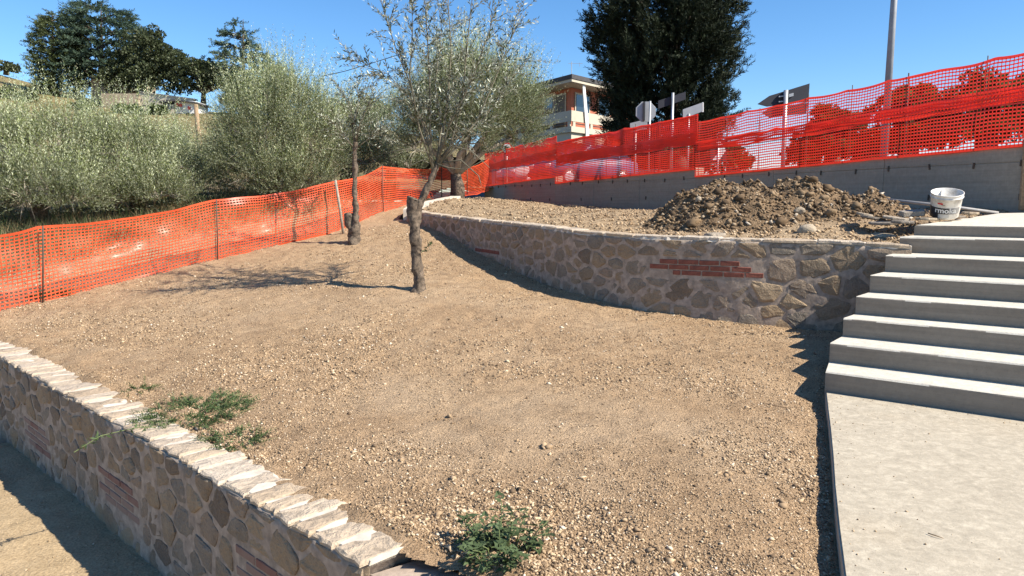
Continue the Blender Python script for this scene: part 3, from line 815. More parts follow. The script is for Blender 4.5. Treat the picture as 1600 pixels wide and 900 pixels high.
# netting over the concrete wall
HR = ((RWx[0], at(1640, 219, 9.6).z, RWx[2], at(1086, 274, 17.3).z, 'long red orange mesh fence on the nearest stretch of the concrete wall', 77),
      (RWx[2], at(1081, 262, 17.3).z, RWx[3], at(868, 285, 23).z, 'dense red mesh fence on the middle stretch of the concrete wall beneath the octagonal sign', 78),
      (RWx[3], at(865, 275, 23).z, RWx[4], at(757, 290, 29).z, 'red orange mesh fence on the farthest stretch of the concrete wall beside the olive trees', 79))
for si, (a, za, b, zb, lab, sd) in enumerate(HR):
    t = (b - a).normalized(); n = Vector((-t.y, t.x, 0)); n = -n if n.y > 0 else n
    ln = (b - a).length
    rf = thing('mesh_fence', lab, 'mesh fence', (a.x, a.y, za), 'mesh fences on the concrete wall')
    f0, f1 = a + n * .03, b + n * .03
    N_ = 9; pts = [tuple(f0.lerp(f1, k / N_).xy) for k in range(N_ + 1)]
    hz = [za + (zb - za) * k / N_ for k in range(N_ + 1)]
    jit = lambda s: [R.uniform(-s, s) for _ in range(N_ + 1)]
    tot = 1.20
    cell = (.058, .051) if si == 0 else (.07, .05)
    st_ = (.014, .021) if si == 0 else (.02, .026)
    # lower sheet, foot just over the top edge of the wall
    net('net', pts, [z - .02 for z in hz], [z + (.74 if si == 0 else .78) + q for z, q in zip(hz, jit(.02))], MAT['netred'], rf, cell, st_, .02, .01, sd, 0.0, wob=.4)
    # upper sheet, overlapping it
    net('net', pts, [z + .62 + q for z, q in zip(hz, jit(.03))], [z + tot + q for z, q in zip(hz, jit(.012))], MAT['netred'], rf, cell, st_, .025, .02, sd + 20, .035, wob=.5)
    # the rolled overlap of the two
    net('net', pts, [z + .56 + q for z, q in zip(hz, jit(.03))], [z + .74 + q for z, q in zip(hz, jit(.03))], MAT['netred'], rf, cell, (.012, .02), .02, .02, sd + 40, .05, wob=.7)
    if si > 0:
        net('net', pts, [z + .55 + q for z, q in zip(hz, jit(.03))], [z + tot - .01 + q for z, q in zip(hz, jit(.012))], MAT['netred'], rf, cell, st_, .03, .02, sd + 60, .055, wob=.8)
    nr = int(ln / 1.15)
    for k in range(nr + 1):
        s = (k + R.uniform(-.15, .15)) / nr * ln; s = min(max(s, .05), ln - .05); p = a + t * s - n * .04; z = za + (zb - za) * s / ln
        m = MB().tube([Vector((p.x, p.y, z - .15)), Vector((p.x + R.uniform(-.012, .012), p.y, z + tot + R.uniform(.02, .09)))], .008 if k % 2 else .011, 6)
        obj('stake', m.mesh('stake', True), MAT['steel'], rf)

# ---------------------------------------------------------------- loose gravel, clods, rocks
def lumps(name, pts, sizes, mat, flat=.65, seed=1, kind='stuff', parent=None, bury=.25, shades=None):
    "angular little stones, eight faces each, one mesh"
    rg = np.random.default_rng(seed); n = len(pts)
    O = np.array([(1, 0, 0), (0, 1, 0), (-1, 0, 0), (0, -1, 0), (0, 0, 1), (0, 0, -1)], float)
    Fo = np.array([(0, 1, 4), (1, 2, 4), (2, 3, 4), (3, 0, 4), (1, 0, 5), (2, 1, 5), (3, 2, 5), (0, 3, 5)])
    V = O[None] * rg.uniform(.55, 1.15, (n, 6, 1)) + rg.uniform(-.28, .28, (n, 6, 3))
    V *= np.stack([rg.uniform(.7, 1.25, n), rg.uniform(.7, 1.25, n), flat * rg.uniform(.6, 1.2, n)], 1)[:, None, :]
    a = rg.uniform(0, 2 * PI, n); c, s = np.cos(a), np.sin(a)
    X = V[:, :, 0] * c[:, None] - V[:, :, 1] * s[:, None]; Y = V[:, :, 0] * s[:, None] + V[:, :, 1] * c[:, None]
    tl = rg.uniform(-.5, .5, n); Z = V[:, :, 2] + X * tl[:, None]
    V = np.stack([X, Y, Z], -1) * sizes[:, None, None] + pts[:, None, :]
    V[:, :, 2] += (sizes * flat * (.5 - bury))[:, None]
    Fc = (Fo[None] + (np.arange(n) * 6)[:, None, None]).reshape(-1, 3)
    me = quick_mesh(name, V.reshape(-1, 3), Fc)
    tint(me, np.repeat(rg.random(n) if shades is None else shades, 6))
    return obj(name, me, mat, parent, kind)
def frustum(P, z, m=60):
    v = (z - EYE) * cp + P[:, 1] * sp_; w_ = P[:, 1] * cp - (z - EYE) * sp_
    x = 800 + F * P[:, 0] / np.maximum(w_, .1); y = 450 - F * v / np.maximum(w_, .1)
    return (x > -m) & (x < 1600 + m) & (y < 900 + m), x, y
rg = np.random.default_rng(21)
def scatter(n, x0, x1, y0, y1, zf, keep, powr=1.6):
    Y = y0 * (y1 / y0) ** (rg.random(n) ** powr); X = rg.uniform(-1, 1, n) * (Y * .72 + .4)
    P = np.c_[X, Y]; k = (X > x0) & (X < x1) & keep(P); P = P[k]
    z = zf(P); f, px, py = frustum(P, z); return P[f], z[f], px[f], py[f]
def ter(P): return terrace_z(P) + .014 * fbm(P, 1.6, 4, 3) + .0112 * fbm(P, 9, 2, 9)
P, z, px, py = scatter(300000, -8, 4, 2.4, 14.5, ter, lambda P: terrace_keep(P) & (poly_side(P, LWL) > .10) & (poly_side(P, EDGE) > .02), 1.15)
# coarser patches and nearly bare ones
cl = fbm(P, 1.1, 3, 31)
dens = np.clip(.46 + .55 * cl + .22 * (px > 850) - .2 * ((px > 560) & (px < 1100) & (py > 540) & (py < 690)), .06, 1)
k = rg.random(len(P)) < dens; P, z, cl = P[k], z[k], cl[k]
sz = .0038 + .0058 * rg.random(len(P)) ** 3 * (1 + 1.2 * np.clip(cl, 0, 1)) + .0008 * P[:, 1] * .5
big = rg.random(len(P)) < .012; sz[big] *= rg.uniform(1.6, 3.2, big.sum()); sz = np.minimum(sz, .026)
lumps('gravel', np.c_[P, z], sz, MAT['pebble'], .7, 3, shades=rg.random(len(P)) ** 1.35)
P, z, px, py = scatter(6000, -9, 1, 3.4, 7.5, lambda P: -.9 + .014 * fbm(P, 1.6, 4, 3), lambda P: poly_side(P, LWL) < -.2, 1.0)
lumps('lower_gravel', np.c_[P, z], .004 + .008 * rg.random(len(P)) ** 3, MAT['pebble'], .7, 4)
# crumbled soil over the planting bed
X = rg.uniform(-2.5, 6.5, 60000); Y = 7.7 + 14 * rg.random(60000) ** 1.7; P = np.c_[X, Y]; P = P[bed_keep(P)]
lumps('bed_crumbs', np.c_[P, bed_z(P) + .03 * fbm(P, 1.6, 4, 3) + .01], .006 + .030 * rg.random(len(P)) ** 5, MAT['pebble'], .75, 5, shades=rg.random(len(P)) ** 1.3 * .9)

# heap of dug earth
MC = at(1150, 330, 10.6); MC2 = at(1268, 330, 10.3); MC3 = at(1362, 318, 10.1)
def mound_h(P):
    h = np.zeros(len(P))
    for c, rx, ry, hh, pw in ((MC, 1.45, 1.3, at(1130, 262, 10.6).z - 1.36, .9), (MC2, 1.0, 1.0, at(1255, 281, 10.3).z - 1.36, .95), (MC3, .62, .7, at(1352, 295, 10.1).z - 1.38, 1.0)):
        r = np.sqrt(((P[:, 0] - c.x) / rx) ** 2 + ((P[:, 1] - c.y) / ry) ** 2)
        h = (h ** 3 + (hh * np.clip(1 - r, 0, 1) ** pw * (1 + .3 * fbm(P, 1.7, 3, 71))) ** 3) ** (1 / 3)
    return h
xs = np.arange(1.2, 6.4, .035); ys = np.arange(8.7, 12.4, .035); X, Y = np.meshgrid(xs, ys); P = np.c_[X.ravel(), Y.ravel()]
h = mound_h(P); z = bed_z(P) - .05 + h * 1.04 + np.clip(h * 6, 0, 1) * (.05 * fbm(P, 4, 3, 41) + .025 * np.abs(fbm(P, 13, 2, 43)))
idx = np.arange(len(P)).reshape(X.shape); Q = np.stack([idx[:-1, :-1], idx[:-1, 1:], idx[1:, 1:], idx[1:, :-1]], -1).reshape(-1, 4)
Q = Q[(h[Q] > .004).any(1)]; used = np.unique(Q); mp = np.full(len(P), -1); mp[used] = np.arange(len(used))
md = thing('earth_heap', 'brown heap of dug earth clods and rubble on the planting bed', 'earth heap', (MC.x, MC.y, 1.35))
obj('heap', quick_mesh('heap', np.c_[P, z][used], mp[Q], True), MAT['moundsoil'], md)
def mz(P):
    h = mound_h(P); return bed_z(P) - .05 + h * 1.04 + np.clip(h * 6, 0, 1) * (.05 * fbm(P, 4, 3, 41) + .025 * np.abs(fbm(P, 13, 2, 43)))
P = np.c_[rg.uniform(1.3, 6.2, 26000), rg.uniform(8.7, 12.2, 26000)]; P = P[mound_h(P) > .03]
lumps('clods', np.c_[P, mz(P)], .008 + .042 * rg.random(len(P)) ** 4, MAT['clod'], .8, 6, parent=md)
def ico(sub):
    bm = bmesh.new(); bmesh.ops.create_icosphere(bm, subdivisions=sub, radius=1)
    V = np.array([v.co for v in bm.verts]); Fc = np.array([[q.index for q in f.verts] for f in bm.faces]); bm.free(); return V, Fc
IV, IF = ico(3)
P = np.c_[rg.uniform(1.5, 5.6, 400), rg.uniform(8.8, 11.2, 400)]; P = P[mound_h(P) > .10][:130]
V = []; Fc = []; tn = []
J, JF = ico(2)
for i, (q, zz) in enumerate(zip(P, mz(P))):
    s = .02 + .06 * rg.random() ** 2; v = J * (1 + .55 * fbm(J + i * 7.3, 2.8, 2, 12))[:, None] * s * np.array([1.1, 1, .8]); V.append(v + [q[0], q[1], zz + s * .2]); Fc.append(JF + i * len(J)); tn += [rg.uniform(.2, .75)] * len(J)
me = quick_mesh('large_clods', np.concatenate(V), np.concatenate(Fc)); tint(me, tn); obj('large_clods', me, MAT['clod'], md, 'stuff')
MAT['rock'] = stone_mat('loose_rock', [(0, (.36, .28, .19)), (.5, (.45, .37, .26)), (1, (.30, .25, .2))])
def rock(px, py, d, size, label, mat='rock', seed=0, lift=.3, blk=.0):
    c = at(px, py, d); c.z = float(mz(np.array([[c.x, c.y]]))[0]) + size[2] * .35; v = IV.copy()
    if blk: v = np.sign(v) * np.abs(v) ** (1 - blk); 
    v = v * (1 + .22 * fbm(v + seed * 3.1, 1.3, 3, seed))[:, None] * np.array(size)
    a = seed * 1.7; v = np.c_[v[:, 0] * math.cos(a) - v[:, 1] * math.sin(a), v[:, 0] * math.sin(a) + v[:, 1] * math.cos(a), v[:, 2]]
    me = quick_mesh('rock', v, IF); o = obj('rock', me, MAT[mat]); o.location = c; return tag(o, label, 'rock')
rock(1262, 346, 9.0, (.13, .12, .11), 'large tan rock on the front of the earth heap', seed=2)
rock(1117, 357, 8.9, (.12, .10, .085), 'squarish grey block at the foot of the earth heap above the brick inlay', seed=3, blk=.45)
rock(1103, 364, 8.75, (.06, .05, .04), 'small pale yellow rock on the wall side of the grey block', seed=4)
rock(1306, 365, 8.7, (.13, .09, .05), 'flat pale rock lying near the right end of the stone wall', seed=6)
rock(1378, 357, 8.75, (.17, .12, .05), 'long flat brown rock lying between the earth heap and the stairs', seed=7)
rock(1092, 300, 10.2, (.05, .05, .045), 'small bluish grey rock near the top left of the earth heap', seed=8)
rock(1250, 316, 9.7, (.07, .06, .05), 'pale grey rock halfway up the earth heap', seed=9)

# broken slabs by the landing
def slab(px, py, d, l, w_, t, rz, tilt, label, mat='rock'):
    k = 9; o = []
    for i in range(k):
        a = 2 * PI * i / k; r = R.uniform(.75, 1.1); o.append((math.cos(a) * l / 2 * r, math.sin(a) * w_ / 2 * r, -t / 2))
    me = MB().prism(o, (0, 0, t)).mesh('broken_slab'); bm = bmesh.new(); bm.from_mesh(me); bmesh.ops.bevel(bm, geom=list(bm.edges), offset=.006, segments=1, affect='EDGES'); bm.to_mesh(me); bm.free()
    ob = obj('broken_slab', me, MAT[mat]); ob.location = at(px, py, d); ob.rotation_euler = (tilt[0], tilt[1], rz); return tag(ob, label, 'stone slab', 'broken slabs by the landing')
MAT['slate'] = stone_mat('slate_slab', [(0, (.22, .19, .16)), (.5, (.32, .28, .23)), (1, (.17, .15, .13))])
slab(1425, 333, 8.9, .36, .26, .06, .3, (.05, -.1), 'thick dark slab lying against the left of the bucket', 'slate')
slab(1400, 341, 8.8, .42, .22, .03, .1, (.12, .1), 'pale broken slab tilted in front of the thick dark slab', 'rock')
slab(1383, 348, 8.75, .40, .20, .03, -.3, (.15, -.06), 'brown broken slab lowest in the pile near the top step', 'slate')
slab(1365, 341, 8.95, .40, .24, .03, .5, (.1, .14), 'flat broken slab at the right foot of the earth heap', 'slate')
slab(1350, 335, 9.1, .30, .2, .03, .9, (.2, .05), 'light broken slab farthest from the bucket in the pile', 'rock')
slab(1412, 347, 8.55, .30, .16, .03, .1, (.05, .02), 'thin broken slab touching the corner of the landing', 'slate')
slab(1450, 342, 8.75, .34, .20, .03, .3, (.03, .02), 'pale broken slab under the front of the bucket', 'rock')
slab(1515, 333, 9.15, .26, .14, .03, .3, (.06, .02), 'small broken slab on the landing edge right of the bucket', 'rock')
slab(1493, 338, 8.9, .30, .16, .025, .3, (.04, .05), 'dark broken slab between the bucket and the landing', 'slate')

# bucket
bk = thing('bucket', 'worn white plastic bucket with black label standing among slabs beside the top landing', 'bucket', tuple(at(1475, 338, 8.85)))
m, t_, b_, N, L = nodes('dirty_white_plastic')
n1 = noise_n(N, L, objvec(N, L), 9, 5, .7); n2 = noise_n(N, L, objvec(N, L, (14, 14, 2)), 1.5, 3)
L(mixc(N, L, ramp(N, L, n1, [(.48, (0, 0, 0)), (.66, (.8, .8, .8))]), (.68, .65, .59), (.33, .28, .22)), b_.inputs['Base Color']); b_.inputs['Roughness'].default_value = .45
MAT['bucket'] = m
bl = Vector(bk.location); BH = .30; r0, r1 = .148, .170
pr = [(0, .003), (r0 - .01, .003), (r0, .012), (r0 + (r1 - r0) * .45, BH * .45), (r0 + (r1 - r0) * .83, BH * .83), (r1 + .006, BH * .84), (r1 + .006, BH * .86), (r1, BH * .865), (r1, BH - .012), (r1 + .005, BH - .008), (r1 + .004, BH), (r1 - .004, BH), (r0 - .006, .012), (0, .012)]
tl = Matrix.Rotation(math.radians(-6), 3, 'Y') @ Matrix.Rotation(math.radians(17), 3, 'X'); bax = tuple(tl @ Vector(q) for q in ((1, 0, 0), (0, 1, 0), (0, 0, 1)))
obj('body', MB().lathe(bl, pr, 40, bax).mesh('body', True), MAT['bucket'], bk)
obj('residue', MB().lathe(bl, [(0, .10), (r0 - .002, .10), (r0 - .004, .09), (0, .09)], 30, bax).mesh('residue', True), plain('dry_mortar_residue', (.30, .27, .23), .95, 0, .2, 20, .4), bk)
def rad(z): return r0 + (r1 - r0) * z / BH
def wrap(z0, z1, a0, a1, o, n=20):
    m = MB(); V = []; Fc = []
    for i in range(n + 1):
        a = a0 + (a1 - a0) * i / n
        for z in (z0, z1): V.append(bl + bax[0] * ((rad(z) + o) * math.sin(a)) - bax[1] * ((rad(z) + o) * math.cos(a)) + bax[2] * z)
    for i in range(n): Fc.append((2 * i, 2 * i + 2, 2 * i + 3, 2 * i + 1))
    return m.add(V, Fc)
base_a = math.atan2(bl.x, bl.y) * -1      # the side that faces the camera
obj('label_band', wrap(.075, .150, base_a - 1.75, base_a + .22, .0015).mesh('label_band', True), MAT['black'], bk)
obj('label_panel', wrap(.075, .150, base_a + .22, base_a + 1.1, .0015).mesh('label_panel', True), plain('grey_label', (.26, .25, .235), .6, 0, .1, 20), bk)
obj('label_strip', wrap(.030, .068, base_a - .45, base_a + .30, .0015).mesh('label_strip', True), plain('pale_label', (.52, .50, .46), .6, 0, .1, 20), bk)
obj('label_foot', wrap(.012, .075, base_a - 1.75, base_a - .45, .001).mesh('label_foot', True), MAT['black'], bk)
obj('label_mark', wrap(.192, .210, base_a - .55, base_a - .20, .0015, 8).mesh('label_mark', True), MAT['redpaint'], bk)
obj('label_mark', wrap(.186, .192, base_a - .30, base_a - .05, .0015, 8).mesh('label_mark', True), MAT['black'], bk)
def letters(txt, a0, z0, size, mat):
    cu = bpy.data.curves.new('lettering', 'FONT'); cu.body = txt; cu.size = size; cu.offset = .0016; cu.resolution_u = 3
    to = bpy.data.objects.new('lettering', cu); COL.objects.link(to); bpy.context.view_layer.update()
    me = bpy.data.meshes.new_from_object(to); bpy.data.objects.remove(to)
    bm = bmesh.new(); bm.from_mesh(me); bmesh.ops.triangulate(bm, faces=bm.faces)
    bmesh.ops.subdivide_edges(bm, edges=[e for e in bm.edges if e.calc_length() > .02], cuts=2)
    for v in bm.verts:
        z = z0 + v.co.y; a = a0 + v.co.x / rad(z); r = rad(z) + .003
        v.co = bl + bax[0] * (r * math.sin(a)) - bax[1] * (r * math.cos(a)) + bax[2] * z
    bm.to_mesh(me); bm.free(); me.materials.clear()
    return obj('lettering', me, mat, bk)
letters('rmo', base_a - .72, .090, .088, MAT['white'])
letters('ka', base_a + .26, .090, .088, plain('light_grey_print', (.62, .61, .58), .6, 0, .05, 10))
pm = MB().tube([at(1375, 311, 10.2), at(1480, 322, 9.9), at(1560, 333, 9.72)], .022, 7); tag(obj('pipe', pm.mesh('pipe', True), plain('grey_plastic_pipe', (.27, .26, .25), .6, 0, .15, 20)), 'long grey pipe lying behind the bucket along the concrete wall', 'pipe')

# ---------------------------------------------------------------- vegetation
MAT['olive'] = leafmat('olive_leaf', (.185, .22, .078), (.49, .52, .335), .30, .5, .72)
MAT['oliveyoung'] = leafmat('young_olive_leaf', (.075, .095, .045), (.46, .48, .38), .2, .45, .5)
MAT['cypress'] = leafmat('dark_conifer_needles', (.018, .026, .011), (.02, .028, .012), .08, .7, .6)
MAT['cedar'] = leafmat('blue_green_cedar_needles', (.06, .095, .062), (.065, .10, .066), .2, .6, .5)
MAT['pine'] = leafmat('pine_needles', (.075, .095, .035), (.08, .10, .04), .2, .6, .5)
MAT['oak'] = leafmat('holm_oak_leaf', (.055, .07, .027), (.085, .10, .05), .2, .55, .5)
MAT['hedge'] = leafmat('hedge_leaf', (.07, .10, .03), (.08, .11, .04), .3, .5, .5)
MAT['weed'] = leafmat('weed_leaf', (.062, .105, .035), (.10, .14, .06), .3, .5, .45)
MAT['drygrass'] = leafmat('dry_grass_blade', (.33, .25, .13), (.33, .25, .13), .35, .7, .4)

def unit(v): return v / np.maximum(1e-9, np.linalg.norm(v, axis=-1, keepdims=True))
def leaves(name, base, dr, ln, wd, mat, parent, rg, shade=None, kind=None, mid=.45, nrm=None):
    "one pointed four-cornered leaf per row, slightly folded"
    n = len(base); dr = unit(dr); a = rg.normal(size=(n, 3)) if nrm is None else nrm + .5 * rg.normal(size=(n, 3))
    sd = unit(np.cross(dr, a)); nm = np.cross(sd, dr)
    ln = np.broadcast_to(ln, (n,))[:, None]; wd = np.broadcast_to(wd, (n,))[:, None]
    V = np.stack([base, base + dr * ln * mid + sd * wd / 2 + nm * wd * .15, base + dr * ln, base + dr * ln * mid - sd * wd / 2 + nm * wd * .15], 1)
    Fc = np.arange(n * 4).reshape(n, 4)
    me = quick_mesh(name, V.reshape(-1, 3), Fc)
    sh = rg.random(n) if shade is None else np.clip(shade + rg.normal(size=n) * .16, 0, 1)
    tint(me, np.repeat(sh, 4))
    return obj(name, me, mat, parent, kind)
def tubes(name, lines, mat, parent, n=5, rough=0):
    m = MB()
    for pts, r in lines: m.tube(pts, r, n, True, rough)
    return obj(name, m.mesh(name, True), mat, parent)

def shoots(base, dr, ln, per, leaf, rg, droop=.0, lift=.5):
    "twigs with leaves along them: base points, directions, lengths -> leaf rows"
    n = len(base); t = (np.arange(per) + .3) / per; t = np.broadcast_to(t, (n, per)) + rg.uniform(-.03, .03, (n, per))
    dr = unit(dr); bend = np.array([0, 0, 1.0]) * droop
    P = base[:, None] + dr[:, None] * (ln[:, None] * t)[..., None] + bend * (t ** 2 * ln[:, None])[..., None]
    sd = unit(np.cross(dr, rg.normal(size=(n, 3)))); s2 = np.cross(dr, sd)
    ph = np.arange(per) * 1.9 + rg.uniform(0, 6, (n, 1))
    rd = sd[:, None] * np.cos(ph)[..., None] + s2[:, None] * np.sin(ph)[..., None]
    D = dr[:, None] * lift + rd * .75 + rg.normal(size=P.shape) * .15
    k = leaf * rg.uniform(.65, 1.2, (n, per)) * (1 - .35 * t)
    return P.reshape(-1, 3), D.reshape(-1, 3), k.ravel()

def olive(label, px, pfoot, d, blobs, seed, n_sh=900, leaf=.068, group='olive trees behind the orange fence', trunk_r=.13, per=30, wood=True, d_off=0):
    "blobs: (px, py, radius in px, height factor, depth offset) of the crown"
    rg = np.random.default_rng(seed)
    foot = at(px, pfoot, d)
    th = thing('olive_tree', label, 'olive tree', tuple(foot), group)
    s = mpp(d); lines = []; B = []; D = []; W_ = np.array([b[2] ** 2 for b in blobs], float); W_ /= W_.sum()
    fork = foot + Vector((rg.uniform(-.1, .1), 0, .55))
    lines.append(([foot - Vector((0, 0, .2)), foot + Vector((.03, 0, .25)), fork], [trunk_r * 1.25, trunk_r, trunk_r * .85]))
    sh = []
    for b, wgt in zip(blobs, W_):
        c = at(b[0], b[1], d + b[4]); r = b[2] * mpp(d + b[4]); rr = np.array([r, r * .9, r * b[3]])
        lines.append(([fork, fork.lerp(c, .5) + Vector((rg.uniform(-.15, .15), rg.uniform(-.15, .15), .1)), c], [trunk_r * .6, trunk_r * .42, trunk_r * .2]))
        n = int(n_sh * wgt * 1.25); qc = unit(rg.normal(size=(max(8, n // 16), 3))); q = unit(qc[rg.integers(0, len(qc), n)] + rg.normal(size=(n, 3)) * .24); q[:, 2] = np.where(q[:, 2] < -.6, -q[:, 2], q[:, 2]); q = unit(q)
        f = rg.uniform(.3, .97, n) ** .55
        lump = 1 + .22 * vnoise(q * 2.3 + seed, 1.0, seed)
        base = np.array(c) + q * rr * (f * lump)[:, None]
        dd = q * .75 + np.array([0, 0, .8]) + rg.normal(size=(n, 3)) * .24
        ln = rg.uniform(.38, .85, n) * (.8 + .35 * (f > .85)); top = (q[:, 2] > .35) & (f > .8); ln = np.where(top, ln * 1.5, ln); dd[:, 2] += np.where(top, .5, 0)
        P, DD, L_ = shoots(base, dd, ln, per, leaf, rg, -.12, 1.05)
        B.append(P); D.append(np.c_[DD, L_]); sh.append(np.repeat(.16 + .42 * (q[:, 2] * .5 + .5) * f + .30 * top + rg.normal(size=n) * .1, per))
        for k in range(int(14 * wgt * len(blobs))):
            e = np.array(c) + unit(rg.normal(size=3)) * rr * rg.uniform(.6, 1); lines.append(([c, c.lerp(Vector(e), .5) + Vector((0, 0, .08)), Vector(e)], [.022, .014, .006]))
    B = np.concatenate(B); D = np.concatenate(D); sh = np.concatenate(sh)
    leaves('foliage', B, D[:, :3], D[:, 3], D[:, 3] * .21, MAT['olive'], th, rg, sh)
    tubes('trunk', lines[:1], MAT['bark'], th, 9, .3); tubes('branches', lines[1:], MAT['twig'], th, 5)['kind'] = 'stuff'
    return th

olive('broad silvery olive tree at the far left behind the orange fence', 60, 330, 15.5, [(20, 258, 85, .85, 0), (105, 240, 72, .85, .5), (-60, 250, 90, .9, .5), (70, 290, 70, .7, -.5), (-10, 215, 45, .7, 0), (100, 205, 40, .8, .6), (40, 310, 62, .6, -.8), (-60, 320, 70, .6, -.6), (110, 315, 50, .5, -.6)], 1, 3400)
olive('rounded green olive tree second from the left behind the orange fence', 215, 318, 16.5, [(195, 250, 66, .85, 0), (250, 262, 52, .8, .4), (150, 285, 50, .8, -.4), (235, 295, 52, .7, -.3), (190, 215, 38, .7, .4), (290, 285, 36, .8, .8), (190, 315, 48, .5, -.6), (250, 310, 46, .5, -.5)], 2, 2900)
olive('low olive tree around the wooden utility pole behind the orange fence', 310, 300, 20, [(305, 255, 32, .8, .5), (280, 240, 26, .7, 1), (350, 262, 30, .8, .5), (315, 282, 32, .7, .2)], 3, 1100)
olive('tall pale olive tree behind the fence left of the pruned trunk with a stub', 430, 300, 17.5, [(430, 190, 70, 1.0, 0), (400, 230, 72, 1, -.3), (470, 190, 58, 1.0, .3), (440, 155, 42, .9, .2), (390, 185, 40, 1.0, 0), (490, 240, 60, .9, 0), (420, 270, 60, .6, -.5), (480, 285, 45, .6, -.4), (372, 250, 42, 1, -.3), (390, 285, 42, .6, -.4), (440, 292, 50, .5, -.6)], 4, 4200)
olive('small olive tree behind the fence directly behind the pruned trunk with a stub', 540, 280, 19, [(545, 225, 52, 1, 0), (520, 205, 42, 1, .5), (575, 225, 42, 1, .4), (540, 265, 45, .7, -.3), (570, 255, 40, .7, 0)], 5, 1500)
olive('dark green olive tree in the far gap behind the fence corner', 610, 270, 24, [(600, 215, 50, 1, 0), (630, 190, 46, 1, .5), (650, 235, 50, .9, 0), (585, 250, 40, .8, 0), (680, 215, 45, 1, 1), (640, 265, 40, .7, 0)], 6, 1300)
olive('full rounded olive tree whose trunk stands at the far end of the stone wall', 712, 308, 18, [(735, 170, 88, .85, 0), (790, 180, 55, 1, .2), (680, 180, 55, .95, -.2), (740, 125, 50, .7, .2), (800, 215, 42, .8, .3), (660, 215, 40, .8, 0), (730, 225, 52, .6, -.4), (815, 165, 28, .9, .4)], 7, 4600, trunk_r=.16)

# ---- the two pruned trees in the gravel
def pruned(label, seed, base, trunk, stub, stems, twigs, leaf, per, d, n_tw, extra=None):
    rg = np.random.default_rng(seed)
    th = thing('olive_tree', label, 'olive tree', tuple(base), 'pruned olive trees standing in the gravel')
    s = mpp(d); P = [at(x, y, d) for x, y, r in trunk]; P[0].z -= .08
    def bumpy(pts, rads, n, seed, amp):
        "knotty bark"
        pts2 = []; r2 = []
        for i in range(len(pts) - 1):
            for k in range(7):
                t = k / 7; pts2.append(pts[i].lerp(pts[i + 1], t)); r2.append(rads[i] + (rads[i + 1] - rads[i]) * t)
        pts2.append(pts[-1]); r2.append(rads[-1])
        m = MB().tube(pts2, r2, n); V = np.array(m.V); c = np.repeat(np.array([tuple(p) for p in pts2]), n, 0)
        V = c + (V - c) * (1 + amp * fbm(V, 11, 3, seed) + amp * .6 * fbm(V * np.array([1, 1, .3]), 40, 2, seed + 3))[:, None]
        return V, m.F
    Va, Fa = bumpy(P, [r * s * .78 for x, y, r in trunk], 16, seed, .34)
    Q = [at(x, y, d + .02) for x, y, r in stub]; Vb, Fb = bumpy(Q, [r * s for x, y, r in stub], 12, seed + 7, .24)
    m = MB(); m.add(Va, Fa); m.add(Vb, Fb)
    obj('trunk', m.mesh('trunk', True), MAT['bark'], th)
    lines = []; B = []; D = []
    for st_, r, dd in stems:
        n = len(st_); pts = [at(x, y, d + dd * (i / (n - 1)) ** 1.2) for i, (x, y) in enumerate(st_)]
        lines.append((pts, [r * s * .72 * (1 - .85 * i / (n - 1)) for i in range(n)]))
        arr = np.array([tuple(p) for p in pts]); sl_ = np.r_[0, np.cumsum(np.linalg.norm(np.diff(arr, axis=0), axis=1))]
        for k in range(n_tw):
            u = rg.uniform(.22, 1.0) * sl_[-1]; p = np.array([np.interp(u, sl_, arr[:, j]) for j in range(3)])
            u2 = min(u + .05, sl_[-1]); tg = np.array([np.interp(u2, sl_, arr[:, j]) for j in range(3)]) - np.array([np.interp(u2 - .1, sl_, arr[:, j]) for j in range(3)])
            dr = unit(unit(tg) * .8 + rg.normal(size=3) * .62 + np.array([0, 0, .15])); ln = rg.uniform(*twigs)
            e = p + dr * ln + np.array([0, 0, -.05]); lines.append(([Vector(p), Vector(p + dr * ln * .55), Vector(e)], [.0032, .0022, .001]))
            a, b, l = shoots(p[None] + dr * ln * .1, dr[None], np.array([ln]), int(per * ln / .4), leaf, rg, -.08, .95); B.append(a); D.append(np.c_[b, l])
    if extra:
        for st_, r, dd in extra:
            n = len(st_); lines.append(([at(x, y, d + dd * i / (n - 1)) for i, (x, y) in enumerate(st_)], [r * s * (1 - .7 * i / (n - 1)) for i in range(n)]))
    tubes('branches', lines, MAT['youngbark'], th, 5)['kind'] = 'stuff'
    B = np.concatenate(B); D = np.concatenate(D)
    leaves('foliage', B, D[:, :3], D[:, 3], D[:, 3] * .25, MAT['oliveyoung'], th, rg)
    return th
SX = [([(676, 272), (672, 200), (671, 120), (668, 60), (660, -50)], 3.2, -.3), ([(680, 268), (692, 210), (700, 150), (705, 80), (700, 0), (694, -70)], 3, .4),
      ([(682, 265), (703, 230), (722, 160), (728, 90), (735, 20), (745, -60)], 3, -.2), ([(684, 262), (708, 232), (745, 190), (775, 120), (795, 70), (818, 15)], 2.6, .3),
      ([(676, 265), (668, 205), (645, 160), (605, 115), (545, 92)], 2.2, -.4), ([(678, 262), (665, 210), (645, 140), (620, 80), (600, 20), (588, -40)], 2.6, .5),
      ([(684, 260), (720, 225), (760, 180), (800, 120), (826, 95)], 2, .7), ([(676, 262), (655, 200), (640, 120), (645, 40), (640, -50)], 2.4, -.8), ([(682, 262), (700, 200), (735, 130), (765, 50), (775, -40)], 2.4, -.6),
      ([(680, 262), (690, 200), (680, 130), (690, 50), (680, -40)], 2.2, .8)]
